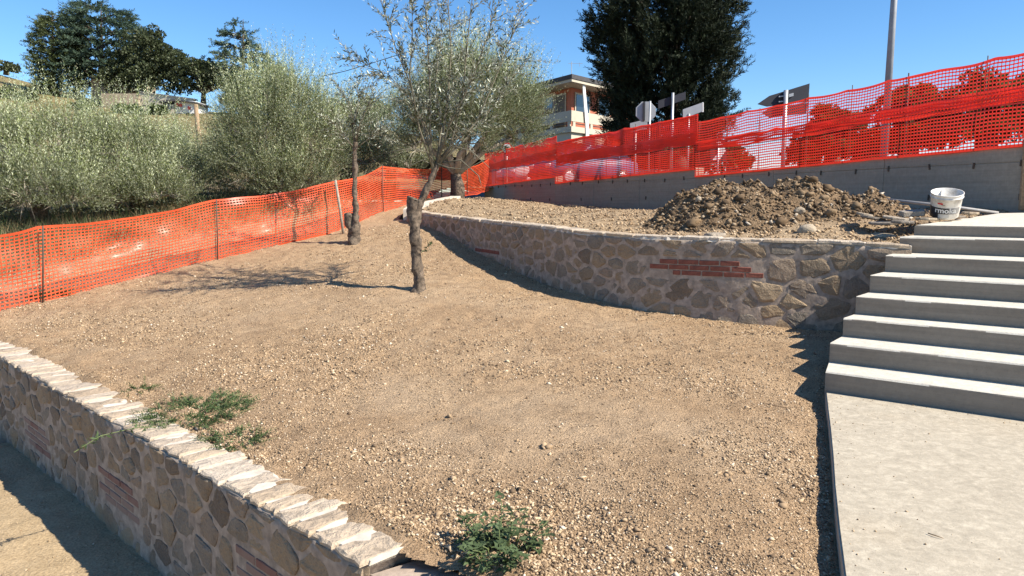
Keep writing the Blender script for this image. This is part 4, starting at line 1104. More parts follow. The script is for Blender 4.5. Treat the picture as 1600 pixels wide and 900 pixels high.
EX = [([(684, 258), (705, 228), (735, 235), (765, 262)], 1.6, -.2), ([(690, 255), (720, 250), (748, 275), (752, 290)], 1.5, -.3), ([(684, 250), (730, 200), (752, 215), (768, 245)], 1.4, .1), ([(680, 255), (700, 262), (728, 265), (760, 248)], 1.2, -.3),
      ([(680, 255), (668, 238), (640, 232), (600, 240)], 1.1, -.2), ([(690, 245), (715, 215), (700, 195), (712, 175)], 1.4, -.2), ([(684, 258), (700, 245), (735, 212), (765, 205)], 1.3, .2), ([(678, 258), (660, 250), (635, 262)], 1.0, -.1)]
pruned('young olive tree amid the gravel with a cut stub and airy upright branches', 31, T1,
       [(655, 457, 17), (655, 448, 12), (653, 432, 9.8), (651, 400, 9.5), (649, 370, 9.5), (649, 345, 10), (655, 322, 7.5), (665, 298, 6.5), (676, 274, 5.5), (684, 258, 4)], [(649, 350, 9.5), (645, 330, 10.5), (646, 312, 11.5), (647, 309, 10)], SX, (.2, .5), .078, 19, 9.5, 44, EX)
S2 = [([(555, 228), (556, 200), (545, 165), (535, 140)], 2.4, .2), ([(556, 225), (562, 195), (575, 165), (585, 150)], 2.2, -.2), ([(555, 228), (550, 200), (560, 165), (558, 120)], 2.4, .3), ([(554, 232), (535, 210), (520, 190)], 1.8, -.3), ([(556, 232), (578, 215), (596, 200)], 1.6, .2)]
pruned('thin pruned olive trunk with a low side stub growing close to the orange fence', 32, T2,
       [(553, 385, 14), (553, 377, 11), (555, 355, 9.5), (556, 335, 6.5), (554, 300, 5.2), (555, 265, 4.8), (554, 240, 4.6), (556, 222, 3.8)], [(553, 376, 8), (548, 355, 7), (545, 336, 7.5), (545, 333, 6)], S2, (.25, .5), .075, 15, 13.0, 30)

# ---- trees on the hill and the dark conifer
def pole_at(px, py, d): return at(px, py, d)
def conifer(label, name, px, pfoot, ptop, d, prof, mat, seed, n_sp, per, leaf, layered=0, up=.35, cat='tree', group=None, trunk_r=.25, spl=(.5, 1.1), plume=0):
    "prof: list of (py, left px, right px) outline; sprays of needles on branches from the trunk"
    rg = np.random.default_rng(seed); foot = at(px, pfoot, d); top = at(px, ptop, d)
    th = thing(name, label, cat, tuple(foot), group)
    ys = np.array([p[0] for p in prof]); lf_ = np.array([p[1] for p in prof]); rt = np.array([p[2] for p in prof])
    s = mpp(d)
    def z_of(y): return at(px, y, d).z
    yy = rg.uniform(ys.min(), ys.max(), n_sp * 3); wv = np.interp(yy, ys, rt - lf_); k = rg.random(len(yy)) < wv / wv.max(); yy = yy[k][:n_sp]; n = len(yy)
    if layered:
        lev = np.linspace(ys.min(), ys.max(), layered); yy = lev[np.abs(yy[:, None] - lev[None]).argmin(1)] + rg.normal(size=n) * (ys.max() - ys.min()) / layered * .10
    a = rg.uniform(0, 2 * PI, n); cx = np.interp(yy, ys, (lf_ + rt) / 2); hw = np.interp(yy, ys, (rt - lf_) / 2) * s
    lob = 1 + .16 * vnoise(np.c_[np.cos(a) * 2, np.sin(a) * 2, yy / 22], 1.0, seed) + .08 * rg.normal(size=n)
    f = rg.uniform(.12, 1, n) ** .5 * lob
    kk = 1 / (cp + (450 - yy) / F * sp_); X = (cx - 800) / F * d * kk + np.cos(a) * hw * f; Yd = d + np.sin(a) * hw * f; Z = np.array([z_of(y) for y in yy])
    base = np.c_[X, Yd, Z]; dr = np.c_[np.cos(a), np.sin(a), np.full(n, up)] + rg.normal(size=(n, 3)) * .28
    if plume:       # sprays gathered into plumes, so that the outline is lobed
        m_ = n // plume; k_ = rg.integers(0, m_, n); ln_ = rg.uniform(.5, 1.9, m_)[k_] * rg.random(n); off = unit(dr[:m_])[k_]
        base = base[:m_][k_] + off * ln_[:, None] + rg.normal(size=(n, 3)) * .15 * np.clip(1.7 - ln_[:, None] * .8, .25, 2); dr = off + rg.normal(size=(n, 3)) * .35; f = f[:m_][k_]
    ln = rg.uniform(spl[0], spl[1], n)
    P, DD, L_ = shoots(base, dr, ln, per, leaf, rg, -.05, 1.0)
    if layered: P[:, 2] = P[:, 2] * 1.0
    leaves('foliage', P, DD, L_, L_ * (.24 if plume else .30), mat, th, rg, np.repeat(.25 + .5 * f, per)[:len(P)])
    lines = [([foot - Vector((0, 0, .5)), foot.lerp(top, .5), top], [trunk_r, trunk_r * .6, .03])]
    obj('trunk', MB().tube(*lines[0], 9, True, .2).mesh('trunk', True), MAT['darkbark'], th)
    br = []
    for k in rg.choice(n, min(n, 70), False):
        e = Vector(base[k]); z0 = e.z - (e - Vector((foot.x, foot.y, e.z))).length * .25
        br.append(([Vector((foot.x, foot.y, z0)), Vector(((foot.x + e.x) / 2, (foot.y + e.y) / 2, (z0 + e.z) / 2 + .05)), e], [trunk_r * .25, trunk_r * .16, .02]))
    tubes('branches', br, MAT['darkbark'], th, 4)['kind'] = 'stuff'
    return th
conifer('huge dark evergreen towering behind the road signs', 'conifer', 1052, 225, -190, 34, [(-190, 1030, 1060), (-120, 1000, 1090), (-40, 965, 1112), (15, 948, 1118), (50, 942, 1130), (85, 942, 1138), (120, 950, 1130), (150, 956, 1124), (185, 962, 1122), (210, 968, 1115), (245, 978, 1105), (270, 990, 1095)],
        MAT['cypress'], 51, 17000, 18, .21, 0, 1.15, 'evergreen tree', None, .42, (.25, .6), 18)
def broadleaf(label, px, pfoot, d, blobs, mat, seed, n=6000, leaf=.34, name='broadleaf_tree', group='dark trees on the hill', cat='tree'):
    rg = np.random.default_rng(seed); foot = at(px, pfoot, d); th = thing(name, label, cat, tuple(foot), group)
    P = []; D = []; sh = []; W_ = np.array([b[2] ** 2 for b in blobs], float); W_ /= W_.sum(); lines = []
    fork = foot.lerp(at(px, np.mean([b[1] for b in blobs]), d), .45)
    for b, wg in zip(blobs, W_):
        c = at(b[0], b[1], d + b[3]); r = b[2] * mpp(d)
        lines.append(([fork, c], [.16 * r + .01, .03 * r + .01]))
        m = int(n * wg); nc = 26; cc = np.array(c) + unit(rg.normal(size=(nc, 3))) * r * rg.uniform(.4, .95, (nc, 1)); k = rg.integers(0, nc, m)
        q = unit(rg.normal(size=(m, 3))); q[:, 2] = np.abs(q[:, 2]) * .9 - .25; pos = cc[k] + q * r * .36 * rg.uniform(.5, 1, (m, 1)) ** .5
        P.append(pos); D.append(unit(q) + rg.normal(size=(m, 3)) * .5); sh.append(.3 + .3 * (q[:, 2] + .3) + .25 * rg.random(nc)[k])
    P = np.concatenate(P); D = np.concatenate(D); sh = np.concatenate(sh)
    leaves('foliage', P, D, leaf * rg.uniform(.6, 1.2, len(P)), leaf * .62, mat, th, rg, sh, mid=.5)
    tk = .25 * max(1, d / 60) ** .5; lines = [([foot - Vector((0, 0, .5)), fork], [tk * 1.3, tk])] + lines
    obj('trunk', MB().tube(*lines[0], 7, True, .2).mesh('trunk', True), MAT['darkbark'], th); tubes('branches', lines[1:], MAT['darkbark'], th, 5)['kind'] = 'stuff'
    return th
HG = 'dark trees on the hill'
conifer('light green pine at the left edge of the hilltop tree group', 'pine_tree', 82, 152, 20, 104, [(22, 84, 96), (35, 68, 112), (55, 60, 122), (85, 55, 130), (105, 58, 130), (130, 62, 130), (150, 70, 120)], MAT['pine'], 61, 1300, 20, .45, 0, .25, 'pine tree', HG, .4, (.7, 1.5))
conifer('great spreading blue green cedar at the top of the hilltop tree group', 'cedar_tree', 158, 152, 3, 106, [(8, 125, 155), (16, 118, 190), (30, 115, 205), (50, 112, 212), (75, 108, 218), (100, 105, 222), (125, 100, 205)], MAT['cedar'], 62, 1700, 22, .5, 8, .02, 'cedar tree', HG, .5, (1.0, 2.0))
broadleaf('big rounded holm oak right of the spreading cedar on the hill', 225, 155, 102, [(225, 85, 34, 0), (250, 105, 34, 0), (200, 110, 32, 0), (280, 115, 28, -1), (238, 62, 20, 1), (262, 95, 24, 0), (180, 120, 26, -1), (232, 125, 26, -2)], MAT['oak'], 63, 17000, .36)
broadleaf('lower oak standing over the small white house on the hill', 318, 162, 100, [(305, 118, 28, 0), (335, 120, 30, 0), (358, 130, 26, 0), (325, 108, 20, 0), (285, 128, 24, 0)], MAT['oak'], 64, 11000, .34)
broadleaf('dark oak at the foot of the layered cedar on the hill', 385, 178, 98, [(380, 145, 28, 0), (405, 150, 24, 0), (360, 150, 20, -1), (430, 150, 22, 1)], MAT['oak'], 65, 8000, .34)
conifer('pointed cedar with layered branches standing alone against the sky', 'cedar_tree', 380, 170, 30, 100, [(36, 366, 372), (48, 352, 388), (64, 350, 392), (84, 344, 405), (102, 348, 432), (118, 352, 448), (140, 360, 445)], MAT['cedar'], 66, 620, 22, .45, 7, .05, 'cedar tree', HG, .35, (.8, 1.6))
broadleaf('small round bush on the skyline at the far left', 10, 112, 118, [(10, 105, 9, 0), (24, 108, 6, 0)], MAT['oak'], 67, 700, .5, 'bush', 'bushes on the hill', 'bush')
broadleaf('distant dark tree top rising behind the olive trees left of the middle', 572, 190, 90, [(572, 168, 18, 0), (590, 175, 18, 0), (552, 178, 16, 0)], MAT['oak'], 68, 2600, .45)
for i, (x, y, r, lab) in enumerate([(190, 172, 10, 'clipped green hedge bush below the terrace wall on the hill, leftmost'), (208, 174, 12, 'clipped green hedge bush below the terrace wall on the hill, middle one'), (246, 173, 11, 'clipped green hedge bush touching the small white house on the hill'),
                                 (285, 192, 18, 'grey green shrub below the small white house on the hill'), (345, 195, 16, 'low shrub on the slope right of the utility pole'), (230, 186, 14, 'wide shrub on the slope under the hedge bushes'), (12, 146, 12, 'green shrub on the dry slope at the far left'), (45, 150, 10, 'second green shrub on the dry slope at the far left'),(130, 168, 14,'shrub on the slope in front of the dark shed'),(390,190,18,'shrub on the slope beneath the layered cedar')]):
    broadleaf(lab, x, y + r * .6, 92, [(x - r * .6, y, r * .7, 0), (x + r * .6, y, r * .7, 0), (x, y - 1, r * .75, 0)], MAT['hedge'] if i < 3 else MAT['oak'], 80 + i, 1100, .36, 'bush', 'bushes on the hill', 'bush')

# ---- shrubs beyond the road on the right, seen through the mesh
for i, (x, y, d, bl_, lab) in enumerate([(1300, 255, 24, [(1300, 215, 42, 0), (1265, 235, 32, 0), (1345, 215, 40, .5), (1300, 190, 28, 0)], 'rounded hedge behind the red mesh left of the lamp post'),
                                    (1420, 250, 22, [(1400, 200, 45, 0), (1450, 195, 45, 0), (1425, 165, 32, 0)], 'tall hedge behind the red mesh right of the lamp post'),
                                    (1540, 240, 19, [(1500, 190, 48, 0), (1560, 180, 55, 0), (1620, 175, 55, 0), (1530, 150, 35, 0)], 'long hedge behind the red mesh at the right edge'),
                                    (1146, 268, 27, [(1142, 245, 18, 0), (1160, 252, 14, 0)], 'small bush behind the red mesh beside the chevron board'),
                                    (1062, 250, 30, [(1060, 235, 16, 0), (1048, 240, 14, 0)], 'small bush behind the red mesh under the flag shaped sign')]):
    broadleaf(lab, x, y, d, bl_, MAT['hedge'], 95 + i, 12000 if i < 3 else 1800, .15, 'hedge', 'hedges beyond the road', 'hedge')
broadleaf('dark evergreen hedge running under the boughs of the huge evergreen', 1040, 282, 39, [(975, 268, 26, 0), (1010, 255, 28, 0), (1050, 250, 28, 0), (1090, 248, 28, 0), (1118, 262, 20, 0), (1030, 275, 24, 0), (1075, 272, 24, 0)], MAT['cypress'], 110, 6500, .2, 'hedge', 'hedges beyond the road', 'hedge')

# ---------------------------------------------------------------- undergrowth, weeds
def brush(name, lines_px, n, d0, d1, h, mat, seed, kind='stuff'):
    rg = np.random.default_rng(seed); x0, x1, = lines_px
    px = rg.uniform(x0, x1, n); d = rg.uniform(d0, d1, n) + np.interp(px, [0, 600], [0, 5.5])
    P = np.array([[at(a, 320, b).x, b] for a, b in zip(px, d)]); z = ground_z(P)
    D = np.c_[rg.normal(size=(n, 2)) * .5, np.ones(n)]
    return leaves(name, np.c_[P, z], D, h * rg.uniform(.4, 1.3, n), .012, mat, None, rg, None, kind, mid=.3)
brush('dry_grass', (-60, 620), 9000, 11.4, 16, .32, MAT['drygrass'], 101)
brush('brush_weeds', (-60, 620), 5000, 12, 16, .38, MAT['weed'], 102)

def weed(label, px, py, rx, ry, n, leaf, seed, mat='weed', name='weed', h=.05, cat='weed', per=16):
    "low sprawling weed: stems creeping out with small leaves"
    rg = np.random.default_rng(seed); c = onz(px, py, 0)
    for _ in range(4):
        c = onz(px, py, float(ground_z(np.array([[c.x, c.y]]))[0]))
    th = thing(name, label, cat, tuple(c)); s = c.y / F * 1.02
    a = rg.uniform(0, 2 * PI, n); r = np.sqrt(rg.random(n)); fx = np.cos(a) * r * rx * s; fy = np.sin(a) * r * ry * s * 2.2
    k = vnoise(np.c_[fx, fy] * (9 / max(.2, rx * s * 3)), 1.0, seed) > -.35; fx, fy, a = fx[k], fy[k], a[k]; n = len(fx)
    P = np.c_[c.x + fx, c.y + fy]; base = np.c_[P, ground_z(P) + .006]
    D = np.c_[np.cos(a) + rg.normal(size=n) * .7, np.sin(a) + rg.normal(size=n) * .7, rg.uniform(.1, .8, n)]
    ln = rg.uniform(.6, 1.5, n) * h * 2
    B, DD, L_ = shoots(base, D, ln, per, leaf, rg, -.2, .6)
    leaves('foliage', B, DD, L_, L_ * .36, MAT[mat], th, rg)
    tubes('stems', [([Vector(base[i]), Vector(base[i] + unit(D[i]) * ln[i])], [.002, .001]) for i in range(n)], MAT['hedgestem'], th, 4)
    return th
MAT['hedgestem'] = plain('green_stem', (.12, .15, .05), .7, 0, .2, 20)
weed('feathery green weed sprawling beside the coping of the foreground wall', 305, 645, 78, 38, 330, .028, 111)
weed('thin sprig of the same weed reaching across the coping stones to the left', 365, 690, 45, 16, 60, .028, 112)
weed('dark green tuft at the foot of the orange fence near the leftmost stake', 79, 484, 24, 9, 110, .04, 113, h=.06)
weed('tiny yellow green sprout in the gravel just above the coping', 216, 612, 13, 9, 26, .03, 114, 'hedge')
weed('small green shoots at the base of the fence far left of the gravel', 20, 350, 5, 3, 10, .03, 115) if False else None
# shoot hanging over the wall face
def sprig(label, pts, seed, n=18, leaf=.045):
    rg = np.random.default_rng(seed); th = thing('weed', label, 'weed', tuple(pts[0])); m = MB().tube(pts, .003, 5)
    obj('stem', m.mesh('stem'), MAT['hedgestem'], th); A = np.array([tuple(p) for p in pts]); t = rg.uniform(.15, 1, n) * (len(pts) - 1)
    B = np.c_[[np.interp(t, range(len(pts)), A[:, j]) for j in range(3)]].T
    leaves('foliage', B, rg.normal(size=(n, 3)) + np.array([0, 0, -.2]), leaf * rg.uniform(.6, 1.2, n), leaf * .3, MAT['weed'], th, rg); return th
q = onz(244, 668, .01); sprig('long stray shoot hanging over the shaded face of the foreground wall', [q, q + LW_n * .12 + Vector((0, 0, .03)), q + LW_n * .34 + Vector((-.02, 0, .02)), q + LW_n * .48 + Vector((-.05, .0, -.06))], 121, 30)
p = at(664, 392, 9.45); sprig('green sucker sprouting from the side of the young olive trunk', [p + Vector((-.05, 0, -.03)), p + Vector((.03, 0, .05)), p + Vector((.09, -.02, .13))], 122, 26, .06)

# leafy plant at the bottom edge
rg = np.random.default_rng(131); pc = onz(782, 872, -.02)
pl = thing('leafy_plant', 'dark green leafy weed with toothed leaves at the bottom edge of the gravel', 'plant', tuple(pc))
lv = []
for kk in range(3):      # toothed leaf blades, shared
    pts = [(0, 0)]; nT = 4
    for i in range(nT):
        t = (i + .6) / (nT + .3); w_ = .34 * math.sin(PI * min(1, t * .9 + .12)) * rg.uniform(.85, 1.15); pts += [(t - .05, w_), (t + .03, w_ * .68)]
    up_ = pts[1:]; V = [(0, 0, 0)] + [(a, b, .05 * b + .06 * a * (1 - a)) for a, b in up_] + [(1, 0, -.10)] + [(a, -b, .05 * b + .06 * a * (1 - a)) for a, b in up_[::-1]]
    mid_ = [(t, 0, -.03 + .05 * t * (1 - t) - .08 * t * t) for t in (.3, .6)]; n0 = len(V); V += mid_
    half = len(up_); Fc = []
    for side in (range(0, half + 1), range(half + 1, 2 * half + 1)):
        for i in side:
            a, b = V[i], V[(i + 1) % (2 * half + 2)]; mx_ = (a[0] + b[0]) / 2; Fc.append((i, (i + 1) % (2 * half + 2), n0 if mx_ < .45 else n0 + 1))
    Fc += [(half + 1, n0 + 1, 2 * half + 1)] if False else []
    me = quick_mesh('leaf', V, Fc); tint(me, [rg.uniform(.25, .8)] * len(V)); me.materials.append(MAT['weed']); lv.append(me)
stems = []
for i in range(30):
    a = rg.uniform(0, 2 * PI); r = rg.uniform(.02, .26); b0 = pc + Vector((math.cos(a) * r * .5, math.sin(a) * r * .5, 0)); h = rg.uniform(.06, .19)
    e = pc + Vector((math.cos(a) * r, math.sin(a) * r, h)); stems.append(([b0, b0.lerp(e, .5) + Vector((0, 0, .03)), e], [.0035, .003, .002]))
    for j in range(7):
        t = .35 + .65 * j / 6; p = b0.lerp(e, t); az = rg.uniform(0, 2 * PI); o = obj('leaf', lv[int(rg.integers(3))], None, pl, local=True)
        o.location = p - pc; sc = rg.uniform(.045, .085); o.scale = (sc, sc, sc); o.rotation_euler = (rg.uniform(-.4, .4), rg.uniform(-.5, .35), az)
tubes('stems', stems, MAT['hedgestem'], pl, 5)

# ---------------------------------------------------------------- signs, posts, lamp
def post(th, px, y0, y1, d, r, mat='galv', name='post'):
    b = at(px, y1, d); t = at(px, y0, d); t.x = b.x; b.z = min(b.z, 2.1)
    obj(name, MB().tube([b, t], r, 12).mesh(name, True), MAT[mat], th); return b, t
def board(name, pts, th, mat, t=.025, y=None):
    m = MB().prism(pts, (0, t, 0)).mesh(name); bm = bmesh.new(); bm.from_mesh(m); bmesh.ops.bevel(bm, geom=list(bm.edges), offset=.004, segments=1, affect='EDGES'); bm.to_mesh(m); bm.free()
    return obj(name, m, MAT[mat], th)
d = 21
s1 = thing('road_sign', 'octagonal road sign seen from its grey back on a white post', 'road sign', tuple(at(1011, 290, d)))
b, t = post(s1, 1013, 158, 290, d, .030, 'galv')
c = at(1010, 174, d); rr = 16.5 * mpp(d)
board('sign_plate', [c + Vector((rr * math.cos(PI / 8 + k * PI / 4), .09, rr * math.sin(PI / 8 + k * PI / 4))) for k in range(8)], s1, 'alu')
board('bracket', [c + Vector((-.085, .02, -.25)), c + Vector((-.03, .02, -.25)), c + Vector((-.03, .02, .27)), c + Vector((-.085, .02, .27))], s1, 'black', .06)
d = 22
s2 = thing('road_sign', 'pale rectangular sign board low behind the post of the octagonal sign', 'road sign', tuple(at(1000, 260, d)))
post(s2, 992, 192, 260, d, .03); q = [at(984, 193, d), at(1011, 186, d), at(1011, 202, d), at(984, 207, d)]; board('sign_plate', [p + Vector((0, -.06, 0)) for p in q], s2, 'alu')
d = 20
s3 = thing('road_sign', 'flag shaped dark street sign on a slim steel post before the evergreen', 'road sign', tuple(at(1048, 285, d)))
post(s3, 1048, 145, 285, d, .035); board('sign_plate', [p + Vector((0, .05, 0)) for p in (at(1029, 157, d), at(1072, 143, d), at(1072, 155, d), at(1029, 170, d))], s3, 'darksign')
d = 19.5
s4 = thing('road_sign', 'white edged grey sign board rising above the mesh right of the flag shaped sign', 'road sign', tuple(at(1080, 260, d)))
post(s4, 1074, 178, 270, d, .03); board('sign_plate', [at(1067, 171, d), at(1098, 160, d), at(1098, 174, d), at(1067, 186, d)], s4, 'alu'); board('edge_strip', [at(1097, 160, d), at(1099.5, 160, d), at(1099.5, 175, d), at(1097, 175, d)], s4, 'white', .04)
d = 19
s5 = thing('direction_sign', 'large dark arrow shaped direction sign pointing left above the mesh', 'direction sign', tuple(at(1223, 262, d)))
post(s5, 1223, 141, 262, d, .055)
for k, y in enumerate(([(1185, 162), (1204, 149), (1267, 129.5), (1265, 158), (1200, 166)], [(1192, 176), (1206, 167), (1264, 160), (1262, 176), (1205, 184)])):
    board('sign_plate', [at(a, b_, d) + Vector((0, .07, 0)) for a, b_ in y], s5, 'darksign')
for y in (150, 158, 165): board('clamp', [at(1217, y, d), at(1229, y - 1.5, d), at(1229, y + .6, d), at(1217, y + 2, d)], s5, 'alu', .06)
board('sticker', [at(1233, 147, d), at(1240, 145, d), at(1240, 150, d), at(1233, 152, d)], s5, 'alu', .065)
d = 22
s6 = thing('chevron_sign', 'black bend marker board with a white chevron behind the red mesh', 'road sign', tuple(at(1122, 270, d)))
post(s6, 1121, 222, 270, d, .03)
board('sign_plate', [at(1110, 219, d), at(1136, 219, d), at(1136, 252, d), at(1110, 252, d)], s6, 'black')
board('chevron', [p + Vector((0, -.012, 0)) for p in (at(1118, 222, d), at(1127, 222, d), at(1134, 235, d), at(1124, 250, d), at(1113, 250, d), at(1124, 236, d))], s6, 'white', .01)
d = 27
s7 = thing('road_sign', 'small round red rimmed prohibition sign at the edge of the olive crown', 'road sign', tuple(at(792, 262, d)))
c = at(792, 232, d); post(s7, 792, 224, 262, d, .03)
yax = (Vector((1, 0, 0)), Vector((0, 0, 1)), Vector((0, -1, 0)))
obj('rim', MB().lathe(c + Vector((0, -.05, 0)), [(0, 0), (.21, 0), (.21, .015), (0, .015)], 24, yax).mesh('rim'), MAT['redpaint'], s7)
obj('sign_face', MB().lathe(c + Vector((0, -.068, 0)), [(0, 0), (.155, 0), (.155, .006), (0, .006)], 24, yax).mesh('sign_face'), MAT['white'], s7)
g = MB().box(c + Vector((-.035, -.08, .03)), (.05, .006, .10)).box(c + Vector((.035, -.08, .02)), (.035, .006, .06)).box(c + Vector((0, -.08, -.035)), (.12, .006, .03)); obj('symbol', g.mesh('symbol'), MAT['black'], s7)
d = 17.5
lp_ = thing('street_lamp', 'tall grey steel lamp post rising out of the frame behind the red mesh', 'street lamp', tuple(at(1381, 262, d)))
b = at(1379, 262, d); b.z = 2.05; t = at(1399, -30, d); t2 = b + (t - b).normalized() * 7.2
obj('pole', MB().tube([b, t2], [.088, .058], 16).mesh('pole', True), plain('dull_lamp_post_steel', (.27, .28, .29), .6, .3, .12, 5), lp_)
obj('arm', MB().tube([t2, t2 + Vector((-.4, .5, .25)), t2 + Vector((-1.1, 1.2, .35))], [.06, .05, .045], 10).mesh('arm', True), MAT['galv'], lp_)
obj('lamp_head', MB().box(t2 + Vector((-1.35, 1.45, .34)), (.30, .62, .12), bev=.03).mesh('lamp_head'), MAT['alu'], lp_)

# ---------------------------------------------------------------- house with balconies
def zat(y, d): return at(900, y, d).z
MAT['orangewall'] = plain('orange_render', (.40, .13, .075), .9, 0, .10, 1.5, .1)
MAT['cream'] = plain('cream_render', (.47, .415, .32), .85, 0, .08, 1.2, .1)
MAT['shutter'] = plain('brown_roller_shutter', (.13, .105, .08), .7, 0, .1, 8)
MAT['roof'] = plain('dark_roof_edge', (.06, .055, .055), .8, 0, .2, 6)
m, t_, b_, N, L = nodes('window_glass'); b_.inputs['Base Color'].default_value = (.02, .03, .04, 1); b_.inputs['Roughness'].default_value = .05; b_.inputs['Specular IOR Level'].default_value = 1.0; MAT['glass'] = m
D_ = 44.0
hc = at(893, 172, D_); hc.z = 0
hl = Vector((-.50, .866, 0)); hr = Vector((.62, .785, 0))
hs_ = thing('house', 'orange and cream house with angular balconies behind the evergreen', 'house', (hc.x, hc.y, 2.1))
def hp(a, b, z): return Vector((hc.x, hc.y, z)) + hl * a + hr * b
def hbox(name, a0, a1, b0, b1, z0, z1, mat, parent=hs_):
    m = MB().prism([hp(a0, b0, z0), hp(a1, b0, z0), hp(a1, b1, z0), hp(a0, b1, z0)], (0, 0, z1 - z0)); return obj(name, m.mesh(name), MAT[mat], parent)
zr, zw, zp, zpb, zs, zsb, zb2 = zat(121, D_), zat(129, D_), zat(172, D_), zat(189, D_), zat(197, D_), zat(206, D_), zat(222, D_)
hbox('wall', 1.1, 11, 1.1, 9, zsb, zw - .02, 'orangewall')
hbox('lower_wall', .5, 11, .9, 9, 1.9, zb2 - .01, 'cream')
hbox('beam', .12, 11.3, .12, 9.3, zb2, zsb - .004, 'cream')
hbox('balcony_slab', -.05, 11.6, -.05, 9.6, zsb, zs, 'cream')
hbox('roof_slab', -.25, 11.8, -.25, 9.8, zw, zw + .16, 'cream')
hbox('roof', -.3, 11.9, -.3, 9.9, zw + .163, zr + .12, 'roof')
hbox('parapet', 0, 11.5, 0, .12, zpb, zp, 'cream'); hbox('parapet', 0, .12, .123, 9.5, zpb, zp - .003, 'cream')
for k in range(6): hbox('parapet_post', k * 1.9 + .15, k * 1.9 + .42, .015, .105, zs + .003, zpb - .003, 'cream')
for k in range(5): hbox('parapet_post', .015, .105, k * 1.9 + .2, k * 1.9 + .45, zs + .003, zpb - .003, 'cream')
hbox('rail', .1, 11.2, .05, .09, zs + .16, zs + .21, 'black'); hbox('rail', .05, .09, .2, 9, zs + .16, zs + .21, 'black')
def window(a0, a1, z0, z1, face, fill):
    if face == 'l':
        f = hbox('window', a0 - .12, a1 + .12, 1.02, 1.10, z0 - .1, z1 + .12, 'cream'); hbox(fill, a0, a1, .995, 1.017, z0, z1, 'shutter' if fill == 'shutter' else 'glass', f)
    else:
        f = hbox('window', 1.02, 1.10, a0 - .12, a1 + .12, z0 - .1, z1 + .12, 'cream'); hbox(fill, .995, 1.017, a0, a1, z0, z1, 'shutter' if fill == 'shutter' else 'glass', f)
window(1.75, 2.75, zs + .05, zs + 2.1, 'l', 'shutter'); window(3.1, 4.0, zs + .05, zs + 2.1, 'l', 'pane'); window(5.2, 6.3, zs + .05, zs + 2.1, 'l', 'shutter')
window(1.55, 3.0, zs + .7, zs + 2.1, 'r', 'pane'); window(4.2, 5.4, zs + .7, zs + 2.1, 'r', 'pane')
pm_ = MB().prism([hp(-.12, 1.05, zw - .02), hp(-.12, 1.30, zw - .02), hp(-.12, 1.75, zp - .7), hp(-.12, 1.85, zb2 + .1), hp(-.12, 1.5, zb2 + .1), hp(-.12, 1.42, zp - .7)], hl * .1); obj('fin', pm_.mesh('fin'), MAT['white'], hs_)
f = hbox('window', 1.3, 3.2, .82, .895, 2.9, zb2 - .4, 'cream'); hbox('pane', 1.42, 3.08, .80, .817, 3.0, zb2 - .5, 'glass', f)
hbox('door', .44, .495, 1.2, 2.3, 2.1, zb2 - .3, 'shutter')
ap = hp(2.4, 2.4, zr + .1); obj('antenna', MB().tube([ap, ap + Vector((0, 0, 1.5))], .025, 6).box(ap + Vector((.25, 0, 1.4)), (.9, .02, .02)).box(ap + Vector((.5, 0, 1.33)), (.02, .02, .25)).mesh('antenna'), MAT['galv'], hs_)
obj('chimney', MB().box(hp(2.9, 2.0, zr + .22), (.7, .5, .35), bev=.02).mesh('chimney'), MAT['white'], hs_)
# pale garden wall and gate pillars in front of the house
gw = thing('garden_wall', 'low pale garden wall with white pillars between the parked car and the evergreen', 'garden wall', tuple(at(950, 280, 33)))
for px, y0, y1, w_ in ((944, 246, 275, 18), (959, 232, 262, 8), (967, 238, 275, 9), (922, 213, 262, 14)):
    c = at(px, y0, 33); c0 = at(px, y1, 33); hgt = c.z - 2.0; obj('pillar', MB().box((c.x, 33 + R.uniform(-.1, .1), 2.0 + hgt / 2), (w_ * mpp(33), .4, hgt), bev=.02).mesh('pillar'), MAT['cream'], gw)
c = at(975, 262, 33.4); obj('low_wall', MB().box((c.x, 33.4, 2.5), (4.2, .25, 1.0), bev=.02).mesh('low_wall'), MAT['cream'], gw)

